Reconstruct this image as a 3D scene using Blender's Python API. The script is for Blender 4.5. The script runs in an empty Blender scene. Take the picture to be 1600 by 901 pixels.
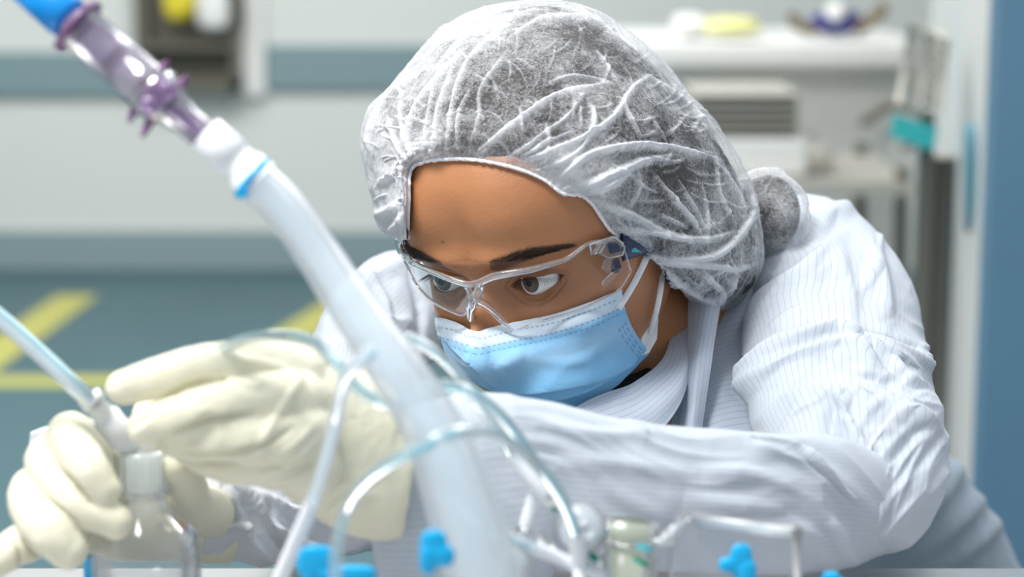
import bpy, bmesh, math, random
import numpy as np
from mathutils import Vector, Matrix
from mathutils.bvhtree import BVHTree

# ------------------------------------------------------------------ camera, world, lights
SC = bpy.context.scene
COL = SC.collection
FPX = 3200.0
PITCH = math.radians(10.0)
CZ = 1.15
cam_data = bpy.data.cameras.new('camera')
cam_data.sensor_width = 36.0
cam_data.lens = 72.0
cam_data.clip_start = 0.05
cam = bpy.data.objects.new('camera', cam_data)
COL.objects.link(cam)
cam.location = (0, 0, CZ)
cam.rotation_euler = (math.radians(90) - PITCH, 0, 0)
cam_data.dof.use_dof = True
cam_data.dof.focus_distance = 1.16
cam_data.dof.aperture_fstop = 5.2
SC.camera = cam

world = bpy.data.worlds.new('world')
SC.world = world
world.use_nodes = True
world.node_tree.nodes['Background'].inputs[0].default_value = (0.86, 0.93, 1.0, 1)
world.node_tree.nodes['Background'].inputs[1].default_value = 0.40

def area(name, loc, target, size, power, col=(1, 1, 1)):
    l = bpy.data.lights.new(name, 'AREA')
    l.shape = 'RECTANGLE'; l.size, l.size_y = size
    l.energy = power; l.color = col
    o = bpy.data.objects.new(name, l); COL.objects.link(o)
    o.location = loc
    o.rotation_euler = (Vector(target) - Vector(loc)).to_track_quat('-Z', 'Y').to_euler()
    return o
area('ceiling_panel_light', (-0.7, 0.55, 2.5), (0.0, 1.1, 0.9), (0.9, 0.5), 35, (1, 0.98, 0.95))
area('ceiling_panel_light', (1.0, 1.9, 2.7), (0.2, 1.2, 0.9), (1.2, 0.6), 6, (0.94, 0.97, 1))
area('ceiling_panel_light', (-1.2, 4.2, 3.0), (-1.2, 5.0, 0.6), (2.4, 1.2), 78)
area('ceiling_panel_light', (1.4, 3.0, 3.0), (1.4, 4.6, 0.8), (2.4, 1.2), 100)
SC.view_settings.view_transform = 'Standard'
SC.view_settings.look = 'None'
SC.view_settings.gamma = 1.0
SC.view_settings.use_curve_mapping = False
SC.view_settings.exposure = 0.5
SC.cycles.transparent_max_bounces = 40
SC.cycles.max_bounces = 14

# ------------------------------------------------------------------ helpers
CAMP = np.array([0, 0, CZ])
FW = np.array([0, math.cos(PITCH), -math.sin(PITCH)])
UP = np.array([0, math.sin(PITCH), math.cos(PITCH)])
RT = np.array([1.0, 0, 0])
def P(px, py, d):
    """world point that stands at depth d and is seen at pixel px, py"""
    return CAMP + d * (FW + (px - 800) / FPX * RT + (450.5 - py) / FPX * UP)
def PR(p):
    q = np.asarray(p, float) - CAMP
    d = q @ FW
    return np.stack([800 + FPX * (q @ RT) / d, 450.5 - FPX * (q @ UP) / d, d], -1)
def rnd(s): return np.random.RandomState(int(s) % 100003)
def sstep(a, b, x):
    t = np.clip((x - a) / (b - a), 0, 1); return t * t * (3 - 2 * t)
def pch(xs, ys, x):
    """smooth monotone-ish interpolation through a table"""
    xs = np.asarray(xs, float); ys = np.asarray(ys, float)
    x = np.asarray(x, float)
    m = np.gradient(ys, xs, axis=0)
    i = np.clip(np.searchsorted(xs, x) - 1, 0, len(xs) - 2)
    h = xs[i + 1] - xs[i]; t = np.clip((x - xs[i]) / h, 0, 1)
    for _ in range(ys.ndim - 1): t = t[..., None]; h = h[..., None]
    return ((2*t**3 - 3*t**2 + 1) * ys[i] + (t**3 - 2*t**2 + t) * h * m[i] + (-2*t**3 + 3*t**2) * ys[i+1] + (t**3 - t**2) * h * m[i+1])
def spl(pts, n):
    """n points along a smooth curve through pts"""
    pts = np.asarray(pts, float)
    return pch(np.arange(len(pts)), pts, np.linspace(0, len(pts) - 1, n))
def noise3(p, seed=0, octaves=3, ridged=False):
    """smooth value noise, vectorised; p is (n,3)"""
    p = np.asarray(p, float); out = np.zeros(len(p)); amp = 1.0; tot = 0
    for o in range(octaves):
        q = p * (2.03 ** o) + 17.3 * seed + 5.7 * o
        i = np.floor(q).astype(np.int64); f = q - i; f = f * f * (3 - 2 * f)
        acc = 0
        for dx in (0, 1):
            for dy in (0, 1):
                for dz in (0, 1):
                    h = ((i[:, 0] + dx) * 374761393 + (i[:, 1] + dy) * 668265263 + (i[:, 2] + dz) * 2147483647 + seed * 974711) & 0xffffffff
                    h = ((h ^ (h >> 13)) * 1274126177) & 0xffffffff
                    v = ((h ^ (h >> 16)) & 0xffff) / 65535.0 * 2 - 1
                    w = (f[:, 0] if dx else 1 - f[:, 0]) * (f[:, 1] if dy else 1 - f[:, 1]) * (f[:, 2] if dz else 1 - f[:, 2])
                    acc = acc + v * w
        if ridged: acc = 1 - 2 * np.abs(acc)
        out += acc * amp; tot += amp; amp *= 0.5
    return out / tot
def link(o, parent=None):
    COL.objects.link(o)
    if parent is not None: o.parent = parent
    return o
def mesh_obj(name, verts, faces, mat, parent=None, smooth=True, uvs=None, attrs=None, mats=None, fmat=None):
    """one mesh object, vertices in world space (parents stand unrotated, see thing())"""
    me = bpy.data.meshes.new(name)
    v = np.asarray(verts, float)
    off = np.array(parent_loc(parent))
    me.from_pydata((v - off).tolist(), [], [tuple(int(i) for i in f) for f in faces])
    me.update()
    for m in (mats or [mat]): me.materials.append(m)
    if fmat is not None: me.polygons.foreach_set('material_index', np.asarray(fmat, np.int32))
    if smooth: me.polygons.foreach_set('use_smooth', [True] * len(me.polygons))
    if uvs is not None:
        uv = me.uv_layers.new(name='UVMap')
        li = np.zeros(len(me.loops), np.int32); me.loops.foreach_get('vertex_index', li)
        uv.data.foreach_set('uv', np.asarray(uvs, float)[li].ravel())
    for k, a in (attrs or {}).items():
        at = me.attributes.new(k, 'FLOAT', 'POINT'); at.data.foreach_set('value', np.asarray(a, float))
    o = bpy.data.objects.new(name, me)
    return link(o, parent)
def parent_loc(p):
    if p is None: return (0, 0, 0)
    l = Vector((0, 0, 0))
    while p is not None:
        l = l + p.location; p = p.parent
    return tuple(l)
def thing(name, label, cat, loc, group=None):
    o = bpy.data.objects.new(name, None); o.empty_display_size = 0.05
    COL.objects.link(o); o.location = tuple(float(c) for c in loc)
    return tag(o, label, cat, group)
def tag(o, label, cat, group=None, kind=None):
    o['label'] = label; o['category'] = cat
    if group: o['group'] = group
    if kind: o['kind'] = kind
    return o
def struct(o, label=None):
    o['kind'] = 'structure'
    if label: o['label'] = label
    return o
def grid_faces(nu, nv, cu=False, cv=False):
    """faces of a grid, index = i*nv + j; cu/cv close a direction"""
    i = np.arange(nu if cu else nu - 1); j = np.arange(nv if cv else nv - 1)
    I, J = np.meshgrid(i, j, indexing='ij'); I = I.ravel(); J = J.ravel()
    I2 = (I + 1) % nu; J2 = (J + 1) % nv
    return np.stack([I * nv + J, I2 * nv + J, I2 * nv + J2, I * nv + J2], 1)
def normals(v, faces):
    """vertex normals from quads"""
    v = np.asarray(v); f = np.asarray(faces)
    n = np.cross(v[f[:, 2]] - v[f[:, 0]], v[f[:, 3]] - v[f[:, 1]])
    out = np.zeros_like(v)
    for k in range(4): np.add.at(out, f[:, k], n)
    return out / (np.linalg.norm(out, axis=1, keepdims=True) + 1e-12)
def frames(c, ref=None):
    """tangent, normal, binormal along a polyline by parallel transport"""
    c = np.asarray(c); t = np.gradient(c, axis=0); t /= np.linalg.norm(t, axis=1, keepdims=True) + 1e-12
    r = np.array(ref if ref is not None else (-FW), float)
    n = r - t[0] * (r @ t[0])
    if np.linalg.norm(n) < 1e-3: n = np.cross(t[0], [0.3, 0.8, 0.5])
    N = [n / np.linalg.norm(n)]
    for k in range(1, len(c)):
        m = N[-1] - t[k] * (N[-1] @ t[k]); N.append(m / (np.linalg.norm(m) + 1e-12))
    N = np.array(N); return t, N, np.cross(t, N)
def tube(c, r, n=16, cap=True, r2=None, ref=None, round_end=0):
    """tube around polyline c with radius r (number or array): verts, faces"""
    c = np.asarray(c, float); m = len(c); r = np.broadcast_to(np.asarray(r, float), (m,)).copy()
    r2 = r if r2 is None else np.broadcast_to(np.asarray(r2, float), (m,)).copy()
    t, N, B = frames(c, ref)
    a = np.linspace(0, 2 * np.pi, n, endpoint=False)
    v = c[:, None] + (np.cos(a)[None, :, None] * N[:, None] * r[:, None, None] + np.sin(a)[None, :, None] * B[:, None] * r2[:, None, None])
    v = v.reshape(-1, 3); f = [tuple(x) for x in grid_faces(m, n, cv=True)]
    if cap:
        f.append(tuple(range(n))[::-1]); f.append(tuple(range((m - 1) * n, m * n)))
    return v, f
def lathe(axis0, axis1, prof, n=32, cap=True):
    """profile [(along 0..len in metres, radius)] turned round the axis from axis0 towards axis1"""
    a0 = np.asarray(axis0, float); d = np.asarray(axis1, float) - a0; d /= np.linalg.norm(d)
    x = np.cross(d, [0.1, 0.9, 0.2]); x /= np.linalg.norm(x); y = np.cross(d, x)
    a = np.linspace(0, 2 * np.pi, n, endpoint=False)
    ring = np.cos(a)[:, None] * x + np.sin(a)[:, None] * y
    v = np.concatenate([a0 + d * s + ring * max(r, 1e-5) for s, r in prof])
    m = len(prof); f = [tuple(q) for q in grid_faces(m, n, cv=True)]
    if cap:
        f.append(tuple(range(n))[::-1]); f.append(tuple(range((m - 1) * n, m * n)))
    return v, f
def box(c, s, R=None):
    c = np.asarray(c, float); s = np.asarray(s, float) / 2
    v = np.array([[x, y, z] for x in (-1, 1) for y in (-1, 1) for z in (-1, 1)], float) * s
    if R is not None: v = v @ np.asarray(R).T
    return v + c, [(0, 1, 3, 2), (4, 6, 7, 5), (0, 4, 5, 1), (2, 3, 7, 6), (0, 2, 6, 4), (1, 5, 7, 3)]
def ellips(c, r, R=None, n=24):
    u = np.linspace(0.02, np.pi - 0.02, n); a = np.linspace(0, 2 * np.pi, n * 2, endpoint=False)
    U, A = np.meshgrid(u, a, indexing='ij')
    v = np.stack([np.sin(U) * np.cos(A), np.sin(U) * np.sin(A), np.cos(U)], -1).reshape(-1, 3) * np.asarray(r, float)
    if R is not None: v = v @ np.asarray(R, float).T
    f = [tuple(q) for q in grid_faces(n, 2 * n, cv=True)] + [tuple(range(2 * n))[::-1], tuple(range((n - 1) * 2 * n, n * 2 * n))]
    return v + np.asarray(c, float), f
def join(*parts):
    V = []; Fs = []; k = 0
    for v, f in parts:
        V.append(np.asarray(v)); Fs += [tuple(int(i) + k for i in q) for q in f]; k += len(v)
    return np.concatenate(V), Fs
def bevel(o, w, seg=2):
    m = o.modifiers.new('bevel', 'BEVEL'); m.width = w; m.segments = seg; m.limit_method = 'ANGLE'; m.angle_limit = math.radians(40)
    return o
def solid(o, t, off=0.0):
    m = o.modifiers.new('solid', 'SOLIDIFY'); m.thickness = t; m.offset = off; return o
def polydist(pts, line):
    """distance to polyline in the plane and position along it (0..1)"""
    L = np.asarray(line, float); best = np.full(len(pts), 1e9); pos = np.zeros(len(pts)); side = np.zeros(len(pts))
    seg = np.linalg.norm(np.diff(L, axis=0), axis=1); cum = np.concatenate([[0], np.cumsum(seg)]); tot = cum[-1]
    for k in range(len(L) - 1):
        d = L[k + 1] - L[k]; w = pts - L[k]; t = np.clip((w @ d) / (d @ d), 0, 1)
        q = w - t[:, None] * d; dist = np.hypot(q[:, 0], q[:, 1]); m = dist < best
        best[m] = dist[m]; pos[m] = ((cum[k] + t * seg[k]) / tot)[m]
        side[m] = np.sign(d[0] * w[:, 1] - d[1] * w[:, 0])[m]
    return best, pos, side
def crease(v, nrm, folds):
    """raise or sink cloth folds: each fold (polyline in the picture's pixels, width px, height mm, asymmetry)"""
    pr = PR(v); pix = pr[:, :2]; facing = sstep(-0.1, 0.25, -((v - CAMP) / np.linalg.norm(v - CAMP, axis=1, keepdims=True) * nrm).sum(1))
    disp = np.zeros(len(v))
    for line, w, h, asym in folds:
        ln = spl(line, max(8, 4 * len(line)))
        d, t, s = polydist(pix, ln)
        ww = w * (1 + asym * s)
        prof = np.exp(-(d / ww) ** 2) * np.sin(np.clip(t, 0.0, 1) * np.pi * 0.96 + 0.06) ** 0.6
        disp += prof * h * 0.001
    return v + nrm * (disp * facing)[:, None], disp * facing
# ------------------------------------------------------------------ materials
def mat(name):
    m = bpy.data.materials.new(name); m.use_nodes = True
    return m, m.node_tree, m.node_tree.nodes['Principled BSDF'], m.node_tree.nodes['Material Output']
def setp(b, **k):
    for a, v in k.items():
        key = {'base': 'Base Color', 'rough': 'Roughness', 'metal': 'Metallic', 'trans': 'Transmission Weight', 'ior': 'IOR', 'alpha': 'Alpha',
               'sss': 'Subsurface Weight', 'spec': 'Specular IOR Level', 'coat': 'Coat Weight', 'sheen': 'Sheen Weight', 'cr': 'Coat Roughness'}[a]
        b.inputs[key].default_value = (*v, 1) if isinstance(v, tuple) and len(v) == 3 else v
def nd(nt, t, **k):
    n = nt.nodes.new(t)
    for a, v in k.items():
        if a in n.inputs.keys(): n.inputs[a].default_value = v
        else: setattr(n, a, v)
    return n
def math_(nt, op, a, b=None, c=None):
    n = nt.nodes.new('ShaderNodeMath'); n.operation = op
    for i, x in enumerate((a, b, c)):
        if x is None: continue
        if isinstance(x, (int, float)): n.inputs[i].default_value = x
        else: nt.links.new(x, n.inputs[i])
    return n.outputs[0]
def ramp(nt, src, stops):
    r = nt.nodes.new('ShaderNodeValToRGB'); nt.links.new(src, r.inputs[0])
    while len(r.color_ramp.elements) < len(stops): r.color_ramp.elements.new(0.5)
    for e, (p, c) in zip(r.color_ramp.elements, stops):
        e.position = p; e.color = (*c, 1) if len(c) == 3 else c
    return r.outputs[0]
def bump(nt, b, src, strength, dist=0.001):
    n = nd(nt, 'ShaderNodeBump'); n.inputs['Strength'].default_value = strength; n.inputs['Distance'].default_value = dist
    nt.links.new(src, n.inputs['Height']); nt.links.new(n.outputs[0], b.inputs['Normal']); return n
def mixc(nt, fac, a, b):
    n = nt.nodes.new('ShaderNodeMix'); n.data_type = 'RGBA'
    for s, x in ((n.inputs[0], fac), (n.inputs[6], a), (n.inputs[7], b)):
        if isinstance(x, (int, float)): s.default_value = x
        elif isinstance(x, tuple): s.default_value = (*x, 1)
        else: nt.links.new(x, s)
    return n.outputs[2]
def plain(name, base, rough=0.5, nscale=0.0, nstr=0.1, var=0.0, **k):
    m, nt, b, o = mat(name); setp(b, base=base, rough=rough, **k)
    if nscale:
        tc = nd(nt, 'ShaderNodeTexCoord'); n = nd(nt, 'ShaderNodeTexNoise', Scale=nscale, Detail=4.0)
        nt.links.new(tc.outputs['Object'], n.inputs['Vector']); bump(nt, b, n.outputs[0], nstr)
        if var:
            nt.links.new(mixc(nt, n.outputs[0], tuple(c * (1 - var) for c in base), tuple(min(1, c * (1 + var)) for c in base)), b.inputs['Base Color'])
    return m
def clear(name, tint=(1, 1, 1), opacity=0.15, rough=0.05, milky=(0.9, 0.95, 1.0), edge=0.5, refl=0.9):
    """clear or frosted plastic wall: transparent, whitening at grazing angles, with a glossy coat"""
    m, nt, b, o = mat(name)
    tr = nd(nt, 'ShaderNodeBsdfTransparent'); tr.inputs[0].default_value = (*tint, 1)
    setp(b, base=milky, rough=rough, spec=0.6, sss=0.0)
    lw = nd(nt, 'ShaderNodeLayerWeight', Blend=0.35)
    f = math_(nt, 'MULTIPLY_ADD', lw.outputs['Facing'], edge, opacity)
    f = math_(nt, 'MINIMUM', f, 1.0)
    mx = nd(nt, 'ShaderNodeMixShader'); nt.links.new(f, mx.inputs[0]); nt.links.new(tr.outputs[0], mx.inputs[1])
    tl = nd(nt, 'ShaderNodeBsdfTranslucent'); tl.inputs[0].default_value = (*milky, 1)
    m0 = nd(nt, 'ShaderNodeMixShader'); m0.inputs[0].default_value = 0.5; nt.links.new(b.outputs[0], m0.inputs[1]); nt.links.new(tl.outputs[0], m0.inputs[2]); nt.links.new(m0.outputs[0], mx.inputs[2])
    gl = nd(nt, 'ShaderNodeBsdfGlossy'); gl.inputs['Roughness'].default_value = max(rough, 0.04)
    fr = nd(nt, 'ShaderNodeFresnel', IOR=1.45)
    m2 = nd(nt, 'ShaderNodeMixShader'); nt.links.new(math_(nt, 'MULTIPLY', fr.outputs[0], refl), m2.inputs[0]); nt.links.new(mx.outputs[0], m2.inputs[1]); nt.links.new(gl.outputs[0], m2.inputs[2])
    nt.links.new(m2.outputs[0], o.inputs[0]); return m

# skin
def skin_mat():
    m, nt, b, o = mat('skin'); tc = nd(nt, 'ShaderNodeTexCoord')
    n1 = nd(nt, 'ShaderNodeTexNoise', Scale=14.0, Detail=5.0); n2 = nd(nt, 'ShaderNodeTexNoise', Scale=240.0, Detail=3.0)
    v = nd(nt, 'ShaderNodeTexVoronoi', Scale=700.0)
    for n in (n1, n2, v): nt.links.new(tc.outputs['Object'], n.inputs['Vector'])
    c = mixc(nt, n1.outputs[0], (0.31, 0.12, 0.048), (0.60, 0.28, 0.13))
    c = mixc(nt, math_(nt, 'MULTIPLY', n2.outputs[0], 0.35), c, (0.42, 0.19, 0.09))
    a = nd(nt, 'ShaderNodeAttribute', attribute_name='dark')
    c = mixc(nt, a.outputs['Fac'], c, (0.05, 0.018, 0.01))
    nt.links.new(c, b.inputs['Base Color'])
    setp(b, rough=0.42, sss=0.12, spec=0.45)
    b.inputs['Subsurface Radius'].default_value = (0.008, 0.003, 0.0015); b.inputs['Subsurface Scale'].default_value = 0.6
    h = math_(nt, 'ADD', math_(nt, 'MULTIPLY', v.outputs[0], 0.5), n2.outputs[0])
    bump(nt, b, h, 0.25, 0.0006)
    return m
M_SKIN = skin_mat()
M_HAIR = plain('black_hair', (0.018, 0.012, 0.010), 0.6)
M_BROW = plain('eyebrow_hair', (0.02, 0.011, 0.008), 0.6)

def gown_mat(name='gown_fabric', pitch=0.0048, base=(0.555, 0.61, 0.68), line=(0.29, 0.34, 0.43), shade=1.0):
    """white cleanroom polyester with fine grey stripes; uv is in metres"""
    m, nt, b, o = mat(name); uv = nd(nt, 'ShaderNodeUVMap'); sp = nd(nt, 'ShaderNodeSeparateXYZ'); nt.links.new(uv.outputs[0], sp.inputs[0])
    x = math_(nt, 'FRACT', math_(nt, 'DIVIDE', sp.outputs[0], pitch))
    d = math_(nt, 'ABSOLUTE', math_(nt, 'SUBTRACT', x, 0.5))
    l = math_(nt, 'LESS_THAN', d, 0.06)
    br = nd(nt, 'ShaderNodeTexNoise', Scale=900.0, Detail=2.0); tc = nd(nt, 'ShaderNodeTexCoord'); nt.links.new(tc.outputs['Object'], br.inputs['Vector'])
    l = math_(nt, 'MULTIPLY', l, math_(nt, 'MULTIPLY_ADD', br.outputs[0], 0.9, 0.1))
    nt.links.new(mixc(nt, l, base, line), b.inputs['Base Color'])
    n = nd(nt, 'ShaderNodeTexNoise', Scale=26.0, Detail=5.0); nt.links.new(tc.outputs['Object'], n.inputs['Vector'])
    w = nd(nt, 'ShaderNodeTexNoise', Scale=1500.0, Detail=2.0); nt.links.new(tc.outputs['Object'], w.inputs['Vector'])
    bump(nt, b, math_(nt, 'ADD', n.outputs[0], math_(nt, 'MULTIPLY', w.outputs[0], 0.04)), 0.35, 0.003)
    setp(b, rough=0.55, spec=0.35, sheen=0.2)
    tl = nd(nt, 'ShaderNodeBsdfTranslucent'); tl.inputs[0].default_value = (0.9, 0.93, 1, 1)
    mx = nd(nt, 'ShaderNodeMixShader'); mx.inputs[0].default_value = 0.12
    nt.links.new(b.outputs[0], mx.inputs[1]); nt.links.new(tl.outputs[0], mx.inputs[2]); nt.links.new(mx.outputs[0], o.inputs[0])
    return m
M_GOWN = gown_mat()
M_GOWN_SHADED = gown_mat('gown_fabric_shaded', base=(0.34, 0.41, 0.48))  # darker copy of the gown fabric: the torso's shade is put into the base colour
M_COLLAR = gown_mat('collar_fabric', 0.0042, (0.62, 0.69, 0.80), (0.30, 0.35, 0.47))

def cap_mat():
    """thin white non-woven: random fibres, see-through where it is stretched, dense where it is folded"""
    m, nt, b, o = mat('nonwoven_cap'); tc = nd(nt, 'ShaderNodeTexCoord')
    f = None
    for k, (rx, rz, sc) in enumerate(((0.3, 0.2, 1.0), (1.2, 0.9, 1.3), (2.1, -0.7, 0.9), (0.7, 2.4, 1.15))):
        mp = nd(nt, 'ShaderNodeMapping'); mp.inputs['Rotation'].default_value = (rx, rz, rx * 1.7); mp.inputs['Scale'].default_value = (900 * sc, 110 * sc, 900 * sc)
        n = nd(nt, 'ShaderNodeTexNoise', Scale=1.0, Detail=2.0, Distortion=0.6)
        nt.links.new(tc.outputs['Object'], mp.inputs[0]); nt.links.new(mp.outputs[0], n.inputs['Vector'])
        g = math_(nt, 'SUBTRACT', 1.0, math_(nt, 'MULTIPLY', math_(nt, 'ABSOLUTE', math_(nt, 'SUBTRACT', n.outputs[0], 0.5)), 7.0))
        f = g if f is None else math_(nt, 'MAXIMUM', f, g)
    fib = math_(nt, 'MAXIMUM', f, 0.0)
    cl = nd(nt, 'ShaderNodeTexNoise', Scale=55.0, Detail=4.0); nt.links.new(tc.outputs['Object'], cl.inputs['Vector'])
    sk = nd(nt, 'ShaderNodeTexNoise', Scale=420.0, Detail=3.0, Distortion=1.5); nt.links.new(tc.outputs['Object'], sk.inputs['Vector'])
    at = nd(nt, 'ShaderNodeAttribute', attribute_name='fold')
    lw = nd(nt, 'ShaderNodeLayerWeight', Blend=0.4)
    dens = math_(nt, 'ADD', math_(nt, 'MULTIPLY', fib, 0.26), math_(nt, 'MULTIPLY', math_(nt, 'SUBTRACT', cl.outputs[0], 0.47), 0.9))
    dens = math_(nt, 'ADD', dens, math_(nt, 'MULTIPLY', math_(nt, 'SUBTRACT', sk.outputs[0], 0.5), 1.1))
    dens = math_(nt, 'ADD', dens, at.outputs['Fac'])
    dens = math_(nt, 'ADD', dens, math_(nt, 'MULTIPLY', math_(nt, 'POWER', lw.outputs['Facing'], 2.5), 0.7))
    dens = math_(nt, 'MINIMUM', math_(nt, 'MAXIMUM', dens, 0.03), 0.97)
    setp(b, base=(0.90, 0.92, 0.96), rough=0.6, spec=0.3)
    tl = nd(nt, 'ShaderNodeBsdfTranslucent'); tl.inputs[0].default_value = (0.95, 0.96, 1, 1)
    m1 = nd(nt, 'ShaderNodeMixShader'); m1.inputs[0].default_value = 0.35
    nt.links.new(b.outputs[0], m1.inputs[1]); nt.links.new(tl.outputs[0], m1.inputs[2])
    tr = nd(nt, 'ShaderNodeBsdfTransparent')
    m2 = nd(nt, 'ShaderNodeMixShader'); nt.links.new(dens, m2.inputs[0]); nt.links.new(tr.outputs[0], m2.inputs[1]); nt.links.new(m1.outputs[0], m2.inputs[2])
    nt.links.new(m2.outputs[0], o.inputs[0])
    bump(nt, b, fib, 0.3, 0.0004)
    return m
M_CAP = cap_mat()
M_CAPBAND = plain('cap_elastic', (0.88, 0.90, 0.95), 0.7, 400, 0.5)
def mask_mat():
    m, nt, b, o = mat('mask_blue'); tc = nd(nt, 'ShaderNodeTexCoord')
    n = nd(nt, 'ShaderNodeTexNoise', Scale=900.0, Detail=3.0); n2 = nd(nt, 'ShaderNodeTexNoise', Scale=45.0, Detail=4.0)
    for q in (n, n2): nt.links.new(tc.outputs['Object'], q.inputs['Vector'])
    a = nd(nt, 'ShaderNodeAttribute', attribute_name='white')
    blue = mixc(nt, n2.outputs[0], (0.12, 0.42, 0.78), (0.24, 0.57, 0.88))
    blue = mixc(nt, math_(nt, 'MULTIPLY', n.outputs[0], 0.35), blue, (0.42, 0.70, 0.92))
    c = mixc(nt, a.outputs['Fac'], blue, (0.68, 0.78, 0.88))
    d = nd(nt, 'ShaderNodeAttribute', attribute_name='weld'); c = mixc(nt, d.outputs['Fac'], c, (0.12, 0.22, 0.38))
    nt.links.new(c, b.inputs['Base Color']); setp(b, rough=0.65, spec=0.3, sheen=0.2)
    bump(nt, b, math_(nt, 'ADD', n2.outputs[0], math_(nt, 'MULTIPLY', n.outputs[0], 0.15)), 0.25, 0.0015)
    return m
M_MASK = mask_mat()
M_STRAP = plain('ear_loop', (0.86, 0.89, 0.94), 0.6, 700, 0.3)
M_NAVY = plain('navy_plastic', (0.02, 0.035, 0.09), 0.3)
M_TEAL = plain('teal_plastic', (0.05, 0.50, 0.50), 0.35)
M_LENS = clear('clear_lens', (1, 1, 1), 0.0, 0.03, (0.85, 0.86, 0.92), 0.03, 0.30)
def polycarb():
    m, nt, b, o = mat('clear_polycarbonate'); setp(b, base=(0.95, 0.95, 0.98), rough=0.06, trans=0.92, ior=1.35, spec=0.8); return m
M_PC = polycarb()
def glove_mat():
    m, nt, b, o = mat('latex_glove'); tc = nd(nt, 'ShaderNodeTexCoord')
    n = nd(nt, 'ShaderNodeTexNoise', Scale=30.0, Detail=5.0); nt.links.new(tc.outputs['Object'], n.inputs['Vector'])
    nt.links.new(mixc(nt, n.outputs[0], (0.74, 0.715, 0.55), (0.80, 0.785, 0.65)), b.inputs['Base Color'])
    setp(b, rough=0.45, sss=0.25, spec=0.4); b.inputs['Subsurface Radius'].default_value = (0.006, 0.004, 0.0015); b.inputs['Subsurface Scale'].default_value = 0.8
    bump(nt, b, n.outputs[0], 0.2, 0.002); return m
M_GLOVE = glove_mat()
M_STEEL = plain('brushed_steel', (0.55, 0.55, 0.56), 0.32, 60, 0.05, metal=0.9)
# ------------------------------------------------------------------ the room
M_FLOOR = plain('floor_blue_vinyl', (0.058, 0.128, 0.150), 0.5, 3, 0.05, 0.12)
M_YTAPE = plain('yellow_floor_tape', (0.52, 0.50, 0.12), 0.5)
M_WALLW = plain('wall_panel_white', (0.66, 0.68, 0.655), 0.5, 2, 0.03)
M_BAND = plain('wall_band_grey_blue', (0.20, 0.29, 0.31), 0.5)
M_BAND2 = plain('wall_band_low', (0.24, 0.32, 0.335), 0.5)
M_COVE = plain('coved_skirting', (0.05, 0.13, 0.17), 0.5)
M_WHITE = plain('white_laminate', (0.78, 0.78, 0.76), 0.4)
M_DOOR = plain('door_blue', (0.115, 0.245, 0.36), 0.5, 4, 0.04, 0.08)
def sbox(name, x0, x1, y0, y1, z0, z1, m, parent=None, bev=0.0):
    v, f = box(((x0 + x1) / 2, (y0 + y1) / 2, (z0 + z1) / 2), (x1 - x0, y1 - y0, z1 - z0))
    o = mesh_obj(name, v, f, m, parent, smooth=False)
    if bev: bevel(o, bev)
    return o
WY = 6.9
def at_y(px, py, Y):
    d = P(px, py, 1.0) - CAMP; return CAMP + d * (Y / d[1])
def at_z(px, py, z):
    d = P(px, py, 1.0) - CAMP; return CAMP + d * ((z - CZ) / d[2])
struct(sbox('floor', -4, 3.2, -1.5, WY + .3, -0.1, 0, M_FLOOR))
struct(sbox('wall_back', -4, 3.2, WY, WY + .2, 0, 3.2, M_WALLW))
struct(sbox('wall_left', -4.2, -4, -1.5, WY, 0, 3.2, M_WALLW))
struct(sbox('ceiling', -4, 3.2, 3.2, WY, 3.2, 3.3, M_WALLW))
zb = lambda py: at_y(400, py, WY)[2]
xb = lambda px, py=100: at_y(px, py, WY)[0]
# skirting and coved base of the far wall
struct(sbox('baseboard_back', -4, xb(760), WY - .03, WY, zb(428), zb(360), M_BAND2))
struct(sbox('trim_1', -4, xb(760), WY - .05, WY, 0, zb(428), M_COVE))
struct(sbox('trim_2', -4, xb(222), WY - .035, WY, zb(148), zb(80), M_BAND, bev=.004))
struct(sbox('trim_3', xb(418), xb(690), WY - .035, WY, zb(138), zb(70), M_BAND, bev=.004))
struct(sbox('trim_4', xb(378), xb(416), WY - .045, WY, zb(148), 3.0, M_WHITE, bev=.004))
# pass-through hatch with things in it
HX0, HX1, HZ0, HZ1 = xb(222), xb(382), zb(137), zb(137) + .9
ht = thing('pass_through_hatch', 'dark steel pass-through hatch set in the far white wall', 'hatch', ((HX0 + HX1) / 2, WY - .1, HZ0))
M_HATCH = plain('hatch_bronze', (0.085, 0.075, 0.055), 0.45); M_HATCH2 = plain('hatch_inner', (0.16, 0.15, 0.12), 0.4, metal=.4)
fr_ = [box(((HX0 + HX1) / 2, WY - .06, HZ0 + .02), (HX1 - HX0, .12, .04)), box((HX0 + .02, WY - .06, (HZ0 + HZ1) / 2), (.04, .12, HZ1 - HZ0)), box((HX1 - .015, WY - .06, (HZ0 + HZ1) / 2), (.03, .12, HZ1 - HZ0)), box(((HX0 + HX1) / 2, WY - .06, HZ1), (HX1 - HX0, .12, .04))]
mesh_obj('frame', *join(*fr_), M_HATCH2, ht, smooth=False)
zs = zb(68)
mesh_obj('lower_panel', *box(((HX0 + HX1) / 2, WY - .05, (HZ0 + zs) / 2 + .02), (HX1 - HX0 - .05, .06, zs - HZ0 - .04)), M_HATCH, ht, smooth=False)
mesh_obj('back_panel', *box(((HX0 + HX1) / 2, WY - .01, (HZ1 + zs) / 2), (HX1 - HX0 - .05, .02, HZ1 - zs)), M_HATCH2, ht, smooth=False)
mesh_obj('shelf', *box(((HX0 + HX1) / 2, WY - .09, zs), (HX1 - HX0 - .05, .16, .02)), M_HATCH2, ht, smooth=False)
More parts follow.
